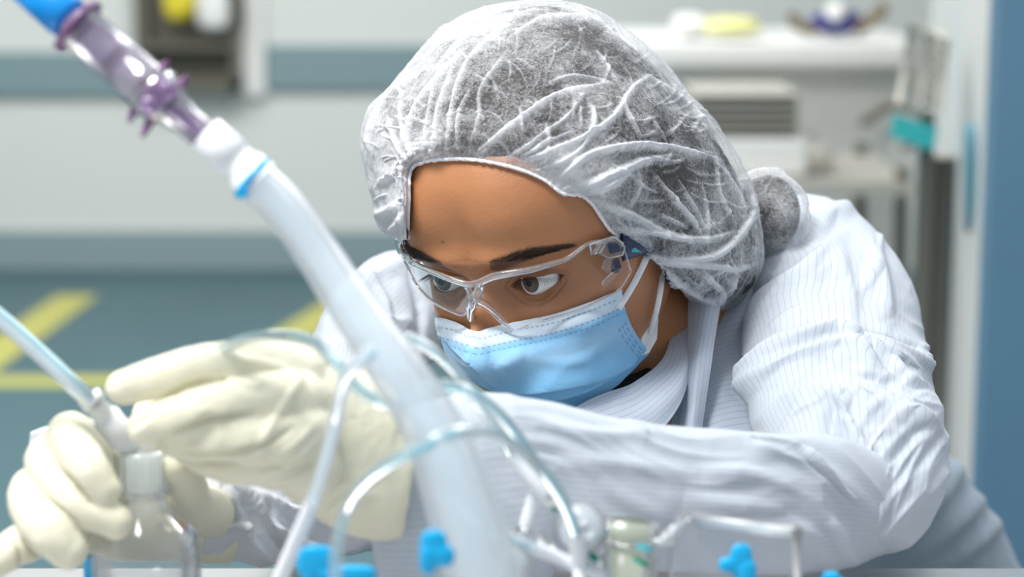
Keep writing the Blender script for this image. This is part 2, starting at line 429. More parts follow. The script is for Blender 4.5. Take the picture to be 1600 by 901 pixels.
def blob(name, px0, px1, pyt, pyb, Y, m, label, cat, th=None, seed=0, sq=0.7, group=None):
    """soft rounded bundle standing on its base"""
    a, b = at_y(px0, pyb, Y), at_y(px1, pyt, Y); c = (a + b) / 2; w = abs(b[0] - a[0]) / 2; h = abs(b[2] - a[2]) / 2; th = th or w
    v, f = ellips((0, 0, 0), (1, 1, 1), n=20); v = np.sign(v) * np.abs(v) ** sq
    v = v * [w, th, h] * (1 + .10 * noise3(v * 1.6, seed, 2))[:, None] + c
    o = mesh_obj(name, v, f, m); return tag(o, label, cat, group)
M_YEL = plain('yellow_plastic', (0.72, 0.60, 0.04), 0.4); M_YEL2 = plain('pale_yellow', (0.72, 0.72, 0.30), 0.5)
blob('yellow_bag', 256, 308, -40, 34, WY - .10, M_YEL, 'yellow bag standing on the shelf of the far wall hatch', 'bag', .06, 1)
blob('white_bag', 308, 358, -30, 50, WY - .14, M_WHITE, 'white bag beside the yellow bag in the far wall hatch', 'bag', .05, 2)
blob('dark_bottle', 362, 380, -40, 50, WY - .10, M_HATCH, 'dark brown bottle at the end of the hatch shelf, beyond the white bag', 'bottle', .04, 3)
# tape on the floor
def tape(n, pts, w):
    a, b = at_z(*pts[0], 0.0), at_z(*pts[1], 0.0); d = (b - a); L = np.linalg.norm(d); d /= L; s = np.array([-d[1], d[0], 0])
    v = [a - s * w + [0, 0, .0], a + s * w, b + s * w, b - s * w]; v = np.array(v); v[:, 2] = 0.0; v2 = v.copy(); v2[:, 2] = .003
    struct(mesh_obj('trim_%d' % n, np.concatenate([v, v2]), [(3, 2, 1, 0), (4, 5, 6, 7), (0, 1, 5, 4), (1, 2, 6, 5), (2, 3, 7, 6), (3, 0, 4, 7)], M_YTAPE, smooth=False))
tape(5, ((-120, 596), (330, 597)), .055); tape(6, ((-60, 590), (122, 462)), .065); tape(7, ((380, 575), (545, 468)), .065)
# right side: white door post and a blue door leaf
DY = 2.6
xd = lambda px, Y: at_y(px, 450, Y)[0]
struct(sbox('wall_right', xd(1478, 3.3), xd(1478, 3.3) + .25, 3.3, 3.5, 0, 3.2, M_WALLW))
struct(sbox('trim_8', xd(1500, DY + .3), xd(1542, DY + .3), DY + .15, DY + .35, 0, 3.0, M_WHITE, bev=.01))
dr = struct(sbox('door_1', xd(1542, DY), xd(1542, DY) + .95, DY, DY + .05, 0.01, 2.3, M_DOOR, bev=.004))
struct(sbox('wall_right', xd(1478, 3.3) + .2, 3.2, 3.5, 3.6, 0, 3.2, M_WALLW))
# bench unit behind her on the right: worktop, white back, drawers
BY = 4.4
b0, b1 = xd(1010, BY), xd(1400, BY); zt = at_y(1200, 60, BY)[2]
M_CABW = plain('cabinet_white', (0.86, 0.86, 0.83), .45)
wb = thing('equipment_cabinet', 'white laboratory cabinet with a pale worktop against the back of the room', 'cabinet', ((b0 + b1) / 2, BY + .3, 0))
mesh_obj('body', *box(((b0 + b1) / 2 + .05, BY + .32, zt / 2 - .02), (b1 - b0 - .02, .5, zt - .04)), M_CABW, wb, smooth=False)
wt_ = mesh_obj('worktop', *box(((b0 + b1) / 2, BY + .25, zt - .03), (b1 - b0 + .1, .66, .05)), M_WHITE, wb, smooth=False); bevel(wt_, .008)
M_SLOT = plain('tray_grey', (0.22, 0.20, 0.17), 0.4, metal=.3); M_SLOTL = plain('tray_edge', (0.55, 0.53, 0.48), 0.4, metal=.3)
# stack of steel trays on a trolley in front of it
TY = 3.9
tx0, tx1 = xd(1080, TY), xd(1245, TY)
tr0 = None
zts = [at_y(1160, y, TY)[2] for y in (152, 166, 180, 194, 208)]
ztop = at_y(1160, 276, TY)[2]
cart = thing('steel_trolley', 'steel trolley with round posts standing before the white cabinet', 'trolley', (xd(1250, TY), TY + .2, 0))
c0, c1 = xd(1020, TY), xd(1415, TY)
mesh_obj('top_shelf', *box(((c0 + c1) / 2, TY + .2, ztop - .016), (c1 - c0, .5, .026)), M_SLOTL, cart, smooth=False)
mesh_obj('bottom_shelf', *box(((c0 + c1) / 2, TY + .2, .25), (c1 - c0, .5, .02)), M_SLOTL, cart, smooth=False)
for X in (c0 + .02, c1 - .02):
    for Y_ in (TY - .03, TY + .43): mesh_obj('post', *tube([(X, Y_, 0.02), (X, Y_, ztop + .02)], .013, 14), M_SLOT, cart)
mesh_obj('handle', *tube(spl([(c1 - .02, TY - .03, ztop + .06), (c1 + .05, TY - .03, ztop + .10), (c1 + .05, TY + .43, ztop + .10), (c1 - .02, TY + .43, ztop + .06)], 20), .01, 12), M_SLOT, cart)
zlow = at_y(1160, 216, TY)[2]
bx_ = mesh_obj('white_container', *box(((tx0 + tx1) / 2 - .01, TY + .15, (zlow + ztop) / 2), (tx1 - tx0 + .05, .3, zlow - ztop)), M_WHITE, None, smooth=False); bevel(bx_, .01)
tag(bx_, 'white container on the trolley carrying the pile of grey trays', 'container')
for k, z_ in enumerate(zts[::-1]):
    h_ = (zts[0] - zts[1]); z0 = zlow + k * h_
    v, f = box(((tx0 + tx1) / 2, TY + .15, z0 + h_ * .36), (tx1 - tx0 - .012, .27, h_ * .70)); v2, f2 = box(((tx0 + tx1) / 2, TY + .15, z0 + h_ * .85), (tx1 - tx0, .3, h_ * .22))
    t_ = thing('steel_tray', ['grey steel tray at the bottom of the pile on the white container', 'grey steel tray second from the bottom of the pile', 'grey steel tray in the middle of the pile of five', 'grey steel tray second from the top of the pile', 'grey steel tray on the very top of the pile'][k], 'tray', ((tx0 + tx1) / 2, TY + .15, z0), 'pile of steel trays on the trolley')
    mesh_obj('pan', v, f, M_SLOT, t_, smooth=False); mesh_obj('rim', v2, f2, M_SLOTL, t_, smooth=False)
blob('grey_canister', 1245, 1302, 222, 268, TY + .1, M_SLOTL, 'small dull grey canister on the trolley beside the white container', 'canister', .05, 4)
# things on the worktop
blob('yellow_tray', 1098, 1188, 26, 54, BY + .05, M_YEL2, 'flat yellow packet lying on the white worktop', 'packet', .08, 5)
blob('white_packet', 1050, 1104, 22, 56, BY + .1, M_WHITE, 'white packet lying beside the yellow packet on the worktop', 'packet', .08, 6)
M_DBLUE = plain('dark_blue_plastic', (0.025, 0.03, 0.20), 0.4)
fm_ = thing('respirator_mask', 'dark blue respirator with brown straps lying on the white worktop', 'respirator', at_y(1305, 54, BY + .1))
def blobp(name, px0, px1, pyt, pyb, Y, m, parent, th, seed):
    a, b = at_y(px0, pyb, Y), at_y(px1, pyt, Y); c = (a + b) / 2; v, f = ellips((0, 0, 0), (1, 1, 1), n=18)
    v = v * [abs(b[0] - a[0]) / 2, th, abs(b[2] - a[2]) / 2] * (1 + .15 * noise3(v * 2, seed, 2))[:, None] + c; return mesh_obj(name, v, f, m, parent)
blobp('facepiece', 1262, 1350, 14, 54, BY + .1, M_DBLUE, fm_, .06, 7); blobp('filter', 1288, 1322, 4, 34, BY + .05, M_WHITE, fm_, .03, 8)
M_STRAPB = plain('brown_strap', (0.16, 0.12, 0.06), .6)
mesh_obj('strap', *tube(spl([at_y(1236, 22, BY + .05), at_y(1250, 42, BY + .05), at_y(1275, 48, BY + .05)], 12), .012, 10), M_STRAPB, fm_)
mesh_obj('strap', *tube(spl([at_y(1335, 48, BY + .05), at_y(1362, 32, BY + .05), at_y(1384, 8, BY + .05)], 12), .014, 10), M_STRAPB, fm_)
# post with a hanging clip rail and a teal label
SY = 2.95
sp_ = thing('drip_stand', 'grey steel stand with a mesh holder and hanging teal label near the door', 'stand', (xd(1440, SY), SY, 0))
sx = xd(1440, SY)
mesh_obj('pole', *tube([(sx, SY, .03), (sx, SY, at_y(1440, 60, SY)[2])], .012, 16), M_SLOT, sp_)
mesh_obj('lower_post', *tube([(xd(1472, SY), SY + .05, .03), (xd(1472, SY), SY + .05, at_y(1440, 250, SY)[2])], .026, 16), M_SLOT, sp_)
for a in range(5):
    an = a * 2 * math.pi / 5; mesh_obj('leg', *tube([(sx, SY, .08), (sx + .2 * math.cos(an), SY - .1 + .17 * math.sin(an), .04)], .012, 10), M_SLOT, sp_)
tl = [at_y(1398, 178, SY - .05), at_y(1466, 200, SY - .05), at_y(1458, 236, SY - .05), at_y(1392, 214, SY - .05)]
tl = np.array(tl); v = np.concatenate([tl, tl + [0, .012, 0]]); f = [(0, 1, 2, 3), (7, 6, 5, 4), (0, 4, 5, 1), (1, 5, 6, 2), (2, 6, 7, 3), (3, 7, 4, 0)]
mesh_obj('teal_label', v, f, M_TEAL, sp_, smooth=False)
hl = [at_y(1425, 40, SY - .03), at_y(1478, 62, SY - .03), at_y(1464, 176, SY - .03), at_y(1406, 160, SY - .03)]
bars = []
for k in range(7):
    t = k / 6; bars.append(tube([hl[0] * (1 - t) + hl[3] * t, hl[1] * (1 - t) + hl[2] * t], .006, 8))
for k in range(3):
    t = k / 2; bars.append(tube([hl[0] * (1 - t) + hl[1] * t, hl[3] * (1 - t) + hl[2] * t], .006, 8))
mesh_obj('wire_holder', *join(*bars), M_SLOTL, sp_)
hd2 = mesh_obj('door_pull', *tube(spl([at_y(1517, 200, 2.9), at_y(1517, 215, 2.84), at_y(1518, 340, 2.84), at_y(1518, 355, 2.9)], 20), .010, 12), plain('blue_handle', (0.10, 0.28, 0.36), .4), None)
tag(hd2, 'slim blue pull handle on the white door post', 'handle')
# steel table
TZ = at_z(1380, 893, 0.0)[2]
TZ = P(1380, 892, 1.08)[2]
TY1 = at_z(1380, 884, TZ)[1]
tb = thing('steel_table', 'brushed stainless steel work table under the arms and tubing', 'table', (0.05, .72, 0))
tp = mesh_obj('tabletop', *box((0.05, TY1 - .37, TZ - .015), (1.7, .74, .03)), M_STEEL, tb, smooth=False); bevel(tp, .004)
for X in (-.75, .85):
    for Y_ in (TY1 - .69, TY1 - .05): mesh_obj('leg', *tube([(X, Y_, 0), (X, Y_, TZ - .03)], .02, 16), M_STEEL, tb)
# ------------------------------------------------------------------ the person: head
HR = np.array([[0.830174868111492, -0.5087710198038815, -0.22795117407854126], [-0.5504731703927301, -0.812782345532232, -0.19069385797371574], [0.08825518134275902, -0.28379025388276075, 0.9548162727809549]])
HT = np.array([0.02858183, 1.20022062, 0.95827371])
HS = 0.98487631 * np.array([1.02864753, 0.92826012, 0.92568222])
def H(p):
    """head millimetres (x her left, y forward, z up) to world"""
    return (np.asarray(p, float) / 1000.0 * HS) @ HR.T + HT
def HD(d):
    v = np.asarray(d, float) @ HR.T; return v / np.linalg.norm(v, axis=-1, keepdims=True)
def HI(w):
    """world to head millimetres"""
    return ((np.asarray(w, float) - HT) @ HR) / HS * 1000.0
PERSON = thing('person', 'person in white striped gown, hair cover, clear safety glasses and blue mask, leaning on the table with both gloved hands round a bottle', 'person', H((0, -40, -330)))
PERSON['label'] = 'person in white gown, bouffant cap, clear glasses and blue mask leaning over the bottle'

EYE = {1: np.array([28.8, 71.5, 16.6]), -1: np.array([-31.0, 71.0, 18.0])}
ER = 12.2
IN = {1: 14.8, -1: 17.0}; IZ = {1: 14.6, -1: 16.0}
def eye_shape(x, z, s):
    """>0 inside the almond of the open eye"""
    u = (x * s - IN[s]) / 28.5            # 0 at the inner corner, 1 at the outer
    uc = np.clip(u, 0, 1)
    base = IZ[s] + 3.6 * uc
    up = base + 6.8 * np.sin(np.pi * uc ** 0.85) ** 0.75
    lo = base - 5.8 * np.sin(np.pi * uc ** 1.1) ** 0.85
    d = np.minimum(up - z, z - lo)
    d = np.where((u <= 0) | (u >= 1), -np.minimum(6.0, np.minimum(np.abs(u), np.abs(u - 1)) * 28 + np.abs(z - base)) - 0.01, d)
    return d
def head_verts(nr=400, na=420):
    # rows: dense between the brows and the nose, columns: dense at the front
    t = np.linspace(0, 1, nr); zz = np.linspace(0, 1, 1000)
    zc = 18 + 113 * np.cos(np.pi * zz)
    dens = 1 / (0.35 + 2.2 * np.exp(-((zc - 18) / 24) ** 2)) * (0.25 + np.abs(np.sin(np.pi * zz)) * 113 / 60)
    cum = np.concatenate([[0], np.cumsum(1 / np.maximum(1e-3, 1 / dens))]);
    w = (0.35 + 2.6 * np.exp(-((zc - 18) / 22) ** 2)) * (0.15 + np.abs(np.sin(np.pi * zz)))
    cw = np.concatenate([[0], np.cumsum(w)])[:-1]; cw /= cw[-1]
    ph = np.interp(t, cw, zz) * np.pi
    z = 18 + 113 * np.cos(ph)
    aa = np.linspace(-np.pi, np.pi, 2001)
    wa = 0.45 + 1.6 * np.exp(-(np.abs(aa) / 0.75) ** 4)
    ca = np.concatenate([[0], np.cumsum(wa)])[:-1]; ca /= ca[-1]
    a = np.interp(np.linspace(0, 1, na + 1)[:-1], ca, aa)
    Wd = pch([-96, -88, -75, -60, -40, -20, 0, 20, 40, 60, 80, 100, 118, 128, 132], [16, 28, 38, 49, 58, 65, 70, 72.5, 75, 76, 74, 63, 42, 20, 6], z)
    Fr = pch([-96, -88, -78, -62, -48, -34, -15, 0, 18, 36, 52, 70, 88, 104, 118, 128, 132], [44, 66, 78, 84, 92, 92, 89, 87, 86, 95, 98, 98, 92, 78, 54, 26, 6], z)
    Bk = pch([-96, -80, -60, -40, -20, 0, 30, 60, 90, 110, 124, 132], [-20, -10, 10, 40, 62, 76, 88, 90, 76, 52, 28, 6], z)
    S, C = np.sin(a)[None], np.cos(a)[None]
    e = 0.86
    x = Wd[:, None] * np.sign(S) * np.abs(S) ** e
    y = np.where(C > 0, Fr[:, None] * np.abs(C) ** e, -Bk[:, None] * np.abs(C) ** e)
    z = np.repeat(z[:, None], na, 1)
    fr = sstep(0.05, 0.45, C) * np.ones_like(z)
    g = lambda cx, cz, sx, sz, sym=True: (np.exp(-(((np.abs(x) if sym else x) - cx) / sx) ** 2 - ((z - cz) / sz) ** 2))
    d = 0
    nb = pch([-46, -36, -28, -20, -12, 0, 10, 18, 28, 40], [0, 3, 20, 30, 28, 20, 13, 8, 3, 0], z)
    nw = pch([-46, -30, -20, -8, 8, 20, 40], [10, 12, 12, 9.5, 8, 8.5, 10], z)
    nb = np.where((z > 40) | (z < -46), 0, nb)
    d = d + nb * np.exp(-np.abs(x / nw) ** 2.2)
    d = d + 11 * g(14.5, -24, 6.5, 7) + 3.5 * g(12, 38, 14, 8) + 3.0 * g(34, 38, 20, 7)
    d = d - 6.0 * g(31, 20, 17, 11) - 4 * g(16, 20, 7, 9)
    d = d + 5.0 * g(46, -8, 17, 13) + 5.0 * g(0, -48, 20, 9) + 2.0 * g(30, 62, 22, 20) - 2 * g(0, 60, 10, 16)
    y = y + d * fr
    # eyeballs carry the lids
    dark = np.zeros_like(y)
    for s in (1, -1):
        ex, ey, ez = EYE[s]
        r2 = ((x - ex) / HS[2] * HS[0]) ** 2 + (z - ez) ** 2
        lid = ey + np.sqrt(np.maximum(0, (ER + 1.9) ** 2 - r2)) / 1.0
        near = sstep(ER + 1.9, ER - 3.5, np.sqrt(r2)) * fr
        k = 2.0
        m = (y + lid + np.sqrt((y - lid) ** 2 + k * k * 4)) / 2 - 0.6
        y = y * (1 - near) + m * near
        es = eye_shape(x, z, s)
        # fold of the upper lid
        u = np.clip((x * s - IN[s]) / 28.5, -0.15, 1.15)
        crz = IZ[s] + 3.6 * u + 10.5 * np.sin(np.pi * np.clip(u * 0.8 + 0.12, 0, 1)) ** 0.8
        y = y - 1.6 * np.exp(-((z - crz) / 1.3) ** 2) * fr * (np.abs(u - 0.5) < 0.62) + 1.1 * np.exp(-((z - crz - 3.0) / 2.2) ** 2) * fr * (np.abs(u - 0.5) < 0.62)
        crl = IZ[s] + 2 * u - 11.5 * np.sin(np.pi * np.clip(u * 0.9 + 0.05, 0, 1)) ** 0.8
        y = y - 0.9 * np.exp(-((z - crl) / 1.8) ** 2) * fr * (np.abs(u - 0.5) < 0.6)
        op = sstep(-0.25, 0.45, es) * fr
        y = y - op * 5.5
        y = y + 0.5 * np.exp(-((es + 0.5) / 0.7) ** 2) * fr
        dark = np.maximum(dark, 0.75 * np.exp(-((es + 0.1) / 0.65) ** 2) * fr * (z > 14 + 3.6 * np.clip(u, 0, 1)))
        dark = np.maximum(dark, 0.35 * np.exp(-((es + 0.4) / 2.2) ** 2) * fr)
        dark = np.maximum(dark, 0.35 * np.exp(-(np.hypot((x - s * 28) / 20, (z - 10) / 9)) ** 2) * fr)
    # brows: pigment below the hairs
    for s in (1, -1):
        u = (x * s - 13) / 42.0; uc = np.clip(u, 0, 1)
        bz = BROWZ(uc); bw = 5.3 * (1 - uc ** 2.2 * 0.82) * sstep(-0.02, 0.1, u)
        inside = np.exp(-(np.abs(z - bz) / np.maximum(bw, 0.5)) ** 4) * sstep(-0.04, 0.04, u) * sstep(1.03, 0.95, u)
        dark = np.maximum(dark, 0.82 * inside * fr)
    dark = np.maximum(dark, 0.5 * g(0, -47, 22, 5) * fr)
    for mx, mz, mr, ma in ((-12.5, 53, .9, .8), (3, 46, .8, .3), (8, 41, .8, .25), (-2, 48, .7, .2), (20, 47, .7, .2)): dark = np.maximum(dark, ma * g(mx, mz, mr, mr, False) * fr)
    return np.stack([x, y, z], -1).reshape(-1, 3), dark.ravel(), nr, na
def BROWZ(u): return 33.0 + 9.5 * np.sin(np.clip(u, 0, 1) * 2.15) ** 1.0 - 1.5 * u
hv, hdark, nr, na = head_verts()
HFACES = grid_faces(nr, na, cv=True)
HW = H(hv)
HBVH = BVHTree.FromPolygons([tuple(v) for v in HW], [tuple(int(i) for i in f[::-1]) for f in HFACES])
def ray_head(px, py, off=0.0):
    """world point on the head seen at px,py (None if missed), lifted off along the surface normal by off mm"""
    o = Vector(CAMP); d = Vector(P(px, py, 1.0) - CAMP).normalized()
    h = HBVH.ray_cast(o, d)
    if h[0] is None: return None
    n = h[1] if h[1].dot(d) < 0 else -h[1]
    return np.array(h[0] + n * off * 0.001)
if __name__ == '__main__' and False: pass
# ears, neck and shoulders grow out of the same skin
NECK = [H((0, -18, -20)), H((0, -28, -60)), P(1075, 560, 1.30), P(1120, 640, 1.36), P(1150, 740, 1.42)]
nk = tube(spl(NECK, 30), pch([0, 1, 2, 3, 4], [0.054, 0.054, 0.056, 0.060, 0.050], np.linspace(0, 4, 30)), 48)
parts_ = [(HW, [tuple(f[::-1]) for f in HFACES] + [tuple(range(na)), tuple(range((nr - 1) * na, nr * na))[::-1]]), nk]
for s in (1, -1):
    ev, ef = ellips((s * 75, -8, 10), (6, 17, 31)); ev[:, 0] += s * (np.maximum(0, 8 - ev[:, 1]) * 0.25)
    parts_.append((H(ev), ef))
bv, bf = join(*parts_)
bd = np.zeros(len(bv)); bd[:len(hdark)] = hdark
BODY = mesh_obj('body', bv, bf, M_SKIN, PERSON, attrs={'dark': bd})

# eyes: the gaze runs down to the bottle
def eye_obj(s, gaze_px):
    c = H(EYE[s]); r = ER * 0.001 * 0.93
    d = P(gaze_px[0], gaze_px[1], 1.0) - CAMP; d /= np.linalg.norm(d)
    oc = CAMP - c; b = oc @ d; disc = b * b - (oc @ oc - r * r)
    hit = CAMP + d * (-b - math.sqrt(max(disc, 0)))
    ax = (hit - c) / np.linalg.norm(hit - c)
    prof = []; fm = []
    angs = np.concatenate([np.linspace(0.5, 9, 4), np.linspace(10.5, 29, 8), np.linspace(31, 178, 34)])
    for g in angs:
        t = math.radians(g); rr = r * (1 + 0.05 * math.exp(-(g / 22.0) ** 4)); prof.append((rr * math.cos(t), rr * math.sin(t)))
    prof = prof[::-1]; angs = angs[::-1]
    v, f = lathe(c, c + ax, prof, 48)
    mi = []
    for q in f:
        if len(q) != 4: mi.append(1 if q[0] > 48 else 0); continue
        g = angs[min(q) // 48]
        mi.append(0 if g > 30 else (2 if g > 10 else 1))
    o = mesh_obj('eye', v, f, None, PERSON, mats=[M_SCLERA, M_PUPIL, M_IRIS], fmat=mi)
    return o, c, ax
M_SCLERA = plain('eye_white', (0.88, 0.88, 0.87), 0.12, coat=1.0); M_PUPIL = plain('pupil', (0.003, 0.003, 0.003), 0.05, spec=0.25)
M_IRIS = plain('iris', (0.10, 0.075, 0.055), 0.10, 900, 0.1, 0.5, spec=0.3)
eye_obj(1, (827, 443)); eye_obj(-1, (690, 441))

# brows and lashes
def hair_set(name, roots, dirs, lens, r0, parent, m, curl=0.3, seed=0):
    V = []; Fs = []; k = 0; rg = rnd(seed)
    for p, d, L in zip(roots, dirs, lens):
        d = d / np.linalg.norm(d); q = -FW * curl
        c = [p + d * L * t + q * L * t * t * 0.5 for t in (0, 0.35, 0.7, 1.0)]
        s1 = np.cross(d, FW); s1 /= np.linalg.norm(s1) + 1e-9; s2 = np.cross(d, s1)
        for i, cc in enumerate(c):
            rr = r0 * (1, 0.9, 0.6, 0.1)[i]
            for a in (0, 2.094, 4.189): V.append(cc + rr * (math.cos(a) * s1 + math.sin(a) * s2))
        for i in range(3):
            for j in range(3):
                Fs.append((k + i * 3 + j, k + i * 3 + (j + 1) % 3, k + (i + 1) * 3 + (j + 1) % 3, k + (i + 1) * 3 + j))
        k += 12
    return mesh_obj(name, V, Fs, m, parent)
hv3 = hv.reshape(nr, na, 3)
from mathutils.kdtree import KDTree
front = np.where(hv[:, 1] > 20)[0]
kd = KDTree(len(front))
for j, i in enumerate(front): kd.insert((hv[i, 0], 0, hv[i, 2]), int(i))
kd.balance()
def face_at(x, z):
    i = kd.find((x, 0, z))[1]; return np.array([x, hv[i, 1], z])
for s in (1, -1):
    rg = rnd(5 + s); roots, dirs, lens = [], [], []
    for _ in range(700):
        u = rg.rand() ** 0.9; w = 5.2 * (1 - u ** 2.2 * 0.8)
        x = s * (13 + 42 * u); z = BROWZ(u) + rg.uniform(-1, 1) * w
        roots.append(H(face_at(x, z) + [0, -0.3, 0])); lens.append(rg.uniform(0.004, 0.0075) * (1 - 0.35 * u))
        up = 0.9 - 1.1 * u + (BROWZ(u) - z) * 0.05 + rg.randn() * 0.12
        dirs.append(HD((s * (0.75 + 0.3 * u), 0.12 - 0.35 * u, up)))
    hair_set('eyebrow', roots, dirs, lens, 0.00011, PERSON, M_BROW, 0.1, s)
    roots, dirs, lens = [], [], []
    for u in np.linspace(0.12, 1.0, 62):
        x = s * (IN[s] + 28.5 * u); z = IZ[s] + 3.6 * u + 6.4 * np.sin(np.pi * u ** 0.85) ** 0.75 - 0.1 if u < 1 else IZ[s] + 3.6
        e = EYE[s]; y = e[1] + math.sqrt(max(4, (ER + 1.6) ** 2 - (x - e[0]) ** 2 - (z - e[2]) ** 2))
        roots.append(H((x, y, z))); lens.append(0.0062 + 0.002 * u + rg.uniform(-.001, .001))
        dirs.append(HD((s * (u - 0.4) * 0.9, 1.0, -0.15 + rg.randn() * 0.08)))
    hair_set('eyelashes', roots, dirs, lens, 0.00012, PERSON, M_BROW, 0.0, s)
# ------------------------------------------------------------------ hair and bouffant cap
CAP_OPEN = [(638,374),(638,340),(639,310),(639,285),(641,269),(648,258),(665,252),(690,249),(715,248),(745,250),(775,255),(800,261),(830,271),(855,284),(880,302),(905,303),(925,318),(940,340),(953,358),(966,368),(985,380),(1000,392),(1015,402),(1030,412),(1038,430)]
CAP_OUT = [(616,376),(592,350),(583,318),(576,285),(566,225),(573,178),(600,140),(640,98),(690,45),(750,15),(820,2),(885,5),(940,22),(992,62),(1040,105),(1082,155),(1122,202),(1152,250),(1172,300),(1186,360),(1189,412),(1165,458),(1128,483),(1085,472),(1048,446)]
def head_depth(px, py):
    h = ray_head(px, py); return None if h is None else PR(h)[2]
def cap_grid(nt, nf, nb, shrink=0.0, inset=0.0, out_in=0.0):
    op = spl(CAP_OPEN, nt); ou = spl(CAP_OUT, nt)
    ctr = np.array([880.0, 260.0])
    ou = ou + (ctr - ou) * out_in
    dop = np.full(nt, np.nan)
    for i, q in enumerate(op):
        for k in range(12):
            qq = q + (np.array([790., 400.]) - q) * 0.012 * k
            h = head_depth(*qq)
            if h is not None: dop[i] = h - 0.002 + k * 0.001; break
    ok = ~np.isnan(dop); dop = np.interp(np.arange(nt), np.where(ok)[0], dop[ok])
    for _ in range(30): dop = np.convolve(np.pad(dop, 2, 'edge'), np.ones(5) / 5, 'valid')
    dop += inset - 0.004 * sstep(0.26, 0.12, np.linspace(0, 1, nt))
    dsil = pch([0, 4, 8, 12, 16, 20, 24], [1.225, 1.215, 1.225, 1.235, 1.245, 1.255, 1.25], np.linspace(0, 24, nt))
    th = np.linspace(0, np.pi / 2, nf)
    px = op[:, None] + (ou - op)[:, None] * (np.sin(th) ** 0.9)[None, :, None]
    dd = dop[:, None] + (dsil - dop)[:, None] * (1 - np.cos(th) ** 1.1)[None]
    th2 = np.linspace(0, np.pi / 2, nb + 1)[1:]
    cb = np.array([900., 300.])
    px2 = cb + (ou - cb)[:, None] * np.cos(th2)[None, :, None]
    dd2 = dsil[:, None] + 0.085 * np.sin(th2)[None]
    return np.concatenate([px, px2], 1), np.concatenate([dd, dd2], 1)
def Pv(px, d): return CAMP + d[..., None] * (FW + ((px[..., 0] - 800) / FPX)[..., None] * RT + ((450.5 - px[..., 1]) / FPX)[..., None] * UP)

# depth of the head on a pixel lattice, so that hair and cap always lie outside it
LX, LY = np.arange(560, 1216, 8), np.arange(0, 500, 8)
HMAP = np.array([[(head_depth(x, y) or 9.0) for y in LY] for x in LX])
def clear_head(px, dd, gap, nfront):
    q = px[:, :nfront]; x = np.clip((q[..., 0] - 560) / 8, 0, len(LX) - 1.001); y = np.clip(q[..., 1] / 8, 0, len(LY) - 1.001)
    i, j = x.astype(int), y.astype(int); best = np.minimum(np.minimum(HMAP[i, j], HMAP[i + 1, j]), np.minimum(HMAP[i, j + 1], HMAP[i + 1, j + 1]))
    w = sstep(0, 0.10, np.linspace(0, 1, nfront))[None]
    lim = best - gap
    dd[:, :nfront] = np.where(lim < dd[:, :nfront], lim * w + dd[:, :nfront] * (1 - w), dd[:, :nfront])
    return dd
# hair under the cap
hp, hd = cap_grid(150, 70, 20, out_in=0.045, inset=0.003)
hd = clear_head(hp, hd, 0.009, 70)
sh = hp.shape[:2]
hpos = Pv(hp, hd).reshape(-1, 3)
hf = grid_faces(*sh)
hn = normals(hpos, hf); hn *= np.sign((hn * (hpos - H((0, 0, 30)))).sum(1))[:, None]
depth_i = np.tile(np.arange(sh[1]), sh[0]) / 69.0
hpos += hn * (noise3(hpos * 38, 3, 3) * 0.003)[:, None]
bun = ellips(P(1200, 332, 1.285), (0.020, 0.024, 0.0235)); bn = bun[0] - P(1200, 332, 1.285)
nape = ellips(P(1115, 425, 1.245), (0.026, 0.030, 0.018))
hv2, hf2 = join((hpos, hf), bun, nape)
hv2 = hv2 + (hv2 - hv2.mean(0)) * 0
def hair_mat():
    m, nt, b, o = mat('black_curly_hair'); tc = nd(nt, 'ShaderNodeTexCoord')
    n = nd(nt, 'ShaderNodeTexNoise', Scale=90.0, Detail=6.0, Distortion=2.5); nt.links.new(tc.outputs['Object'], n.inputs['Vector'])
    w = nd(nt, 'ShaderNodeTexNoise', Scale=300.0, Detail=4.0, Distortion=2.0); nt.links.new(tc.outputs['Object'], w.inputs['Vector'])
    nt.links.new(mixc(nt, w.outputs['Fac'], (0.004, 0.003, 0.003), (0.05, 0.042, 0.04)), b.inputs['Base Color'])
    setp(b, rough=0.5); bump(nt, b, w.outputs['Fac'], 0.6, 0.002); return m
mesh_obj('hair', hv2, hf2, hair_mat(), PERSON)

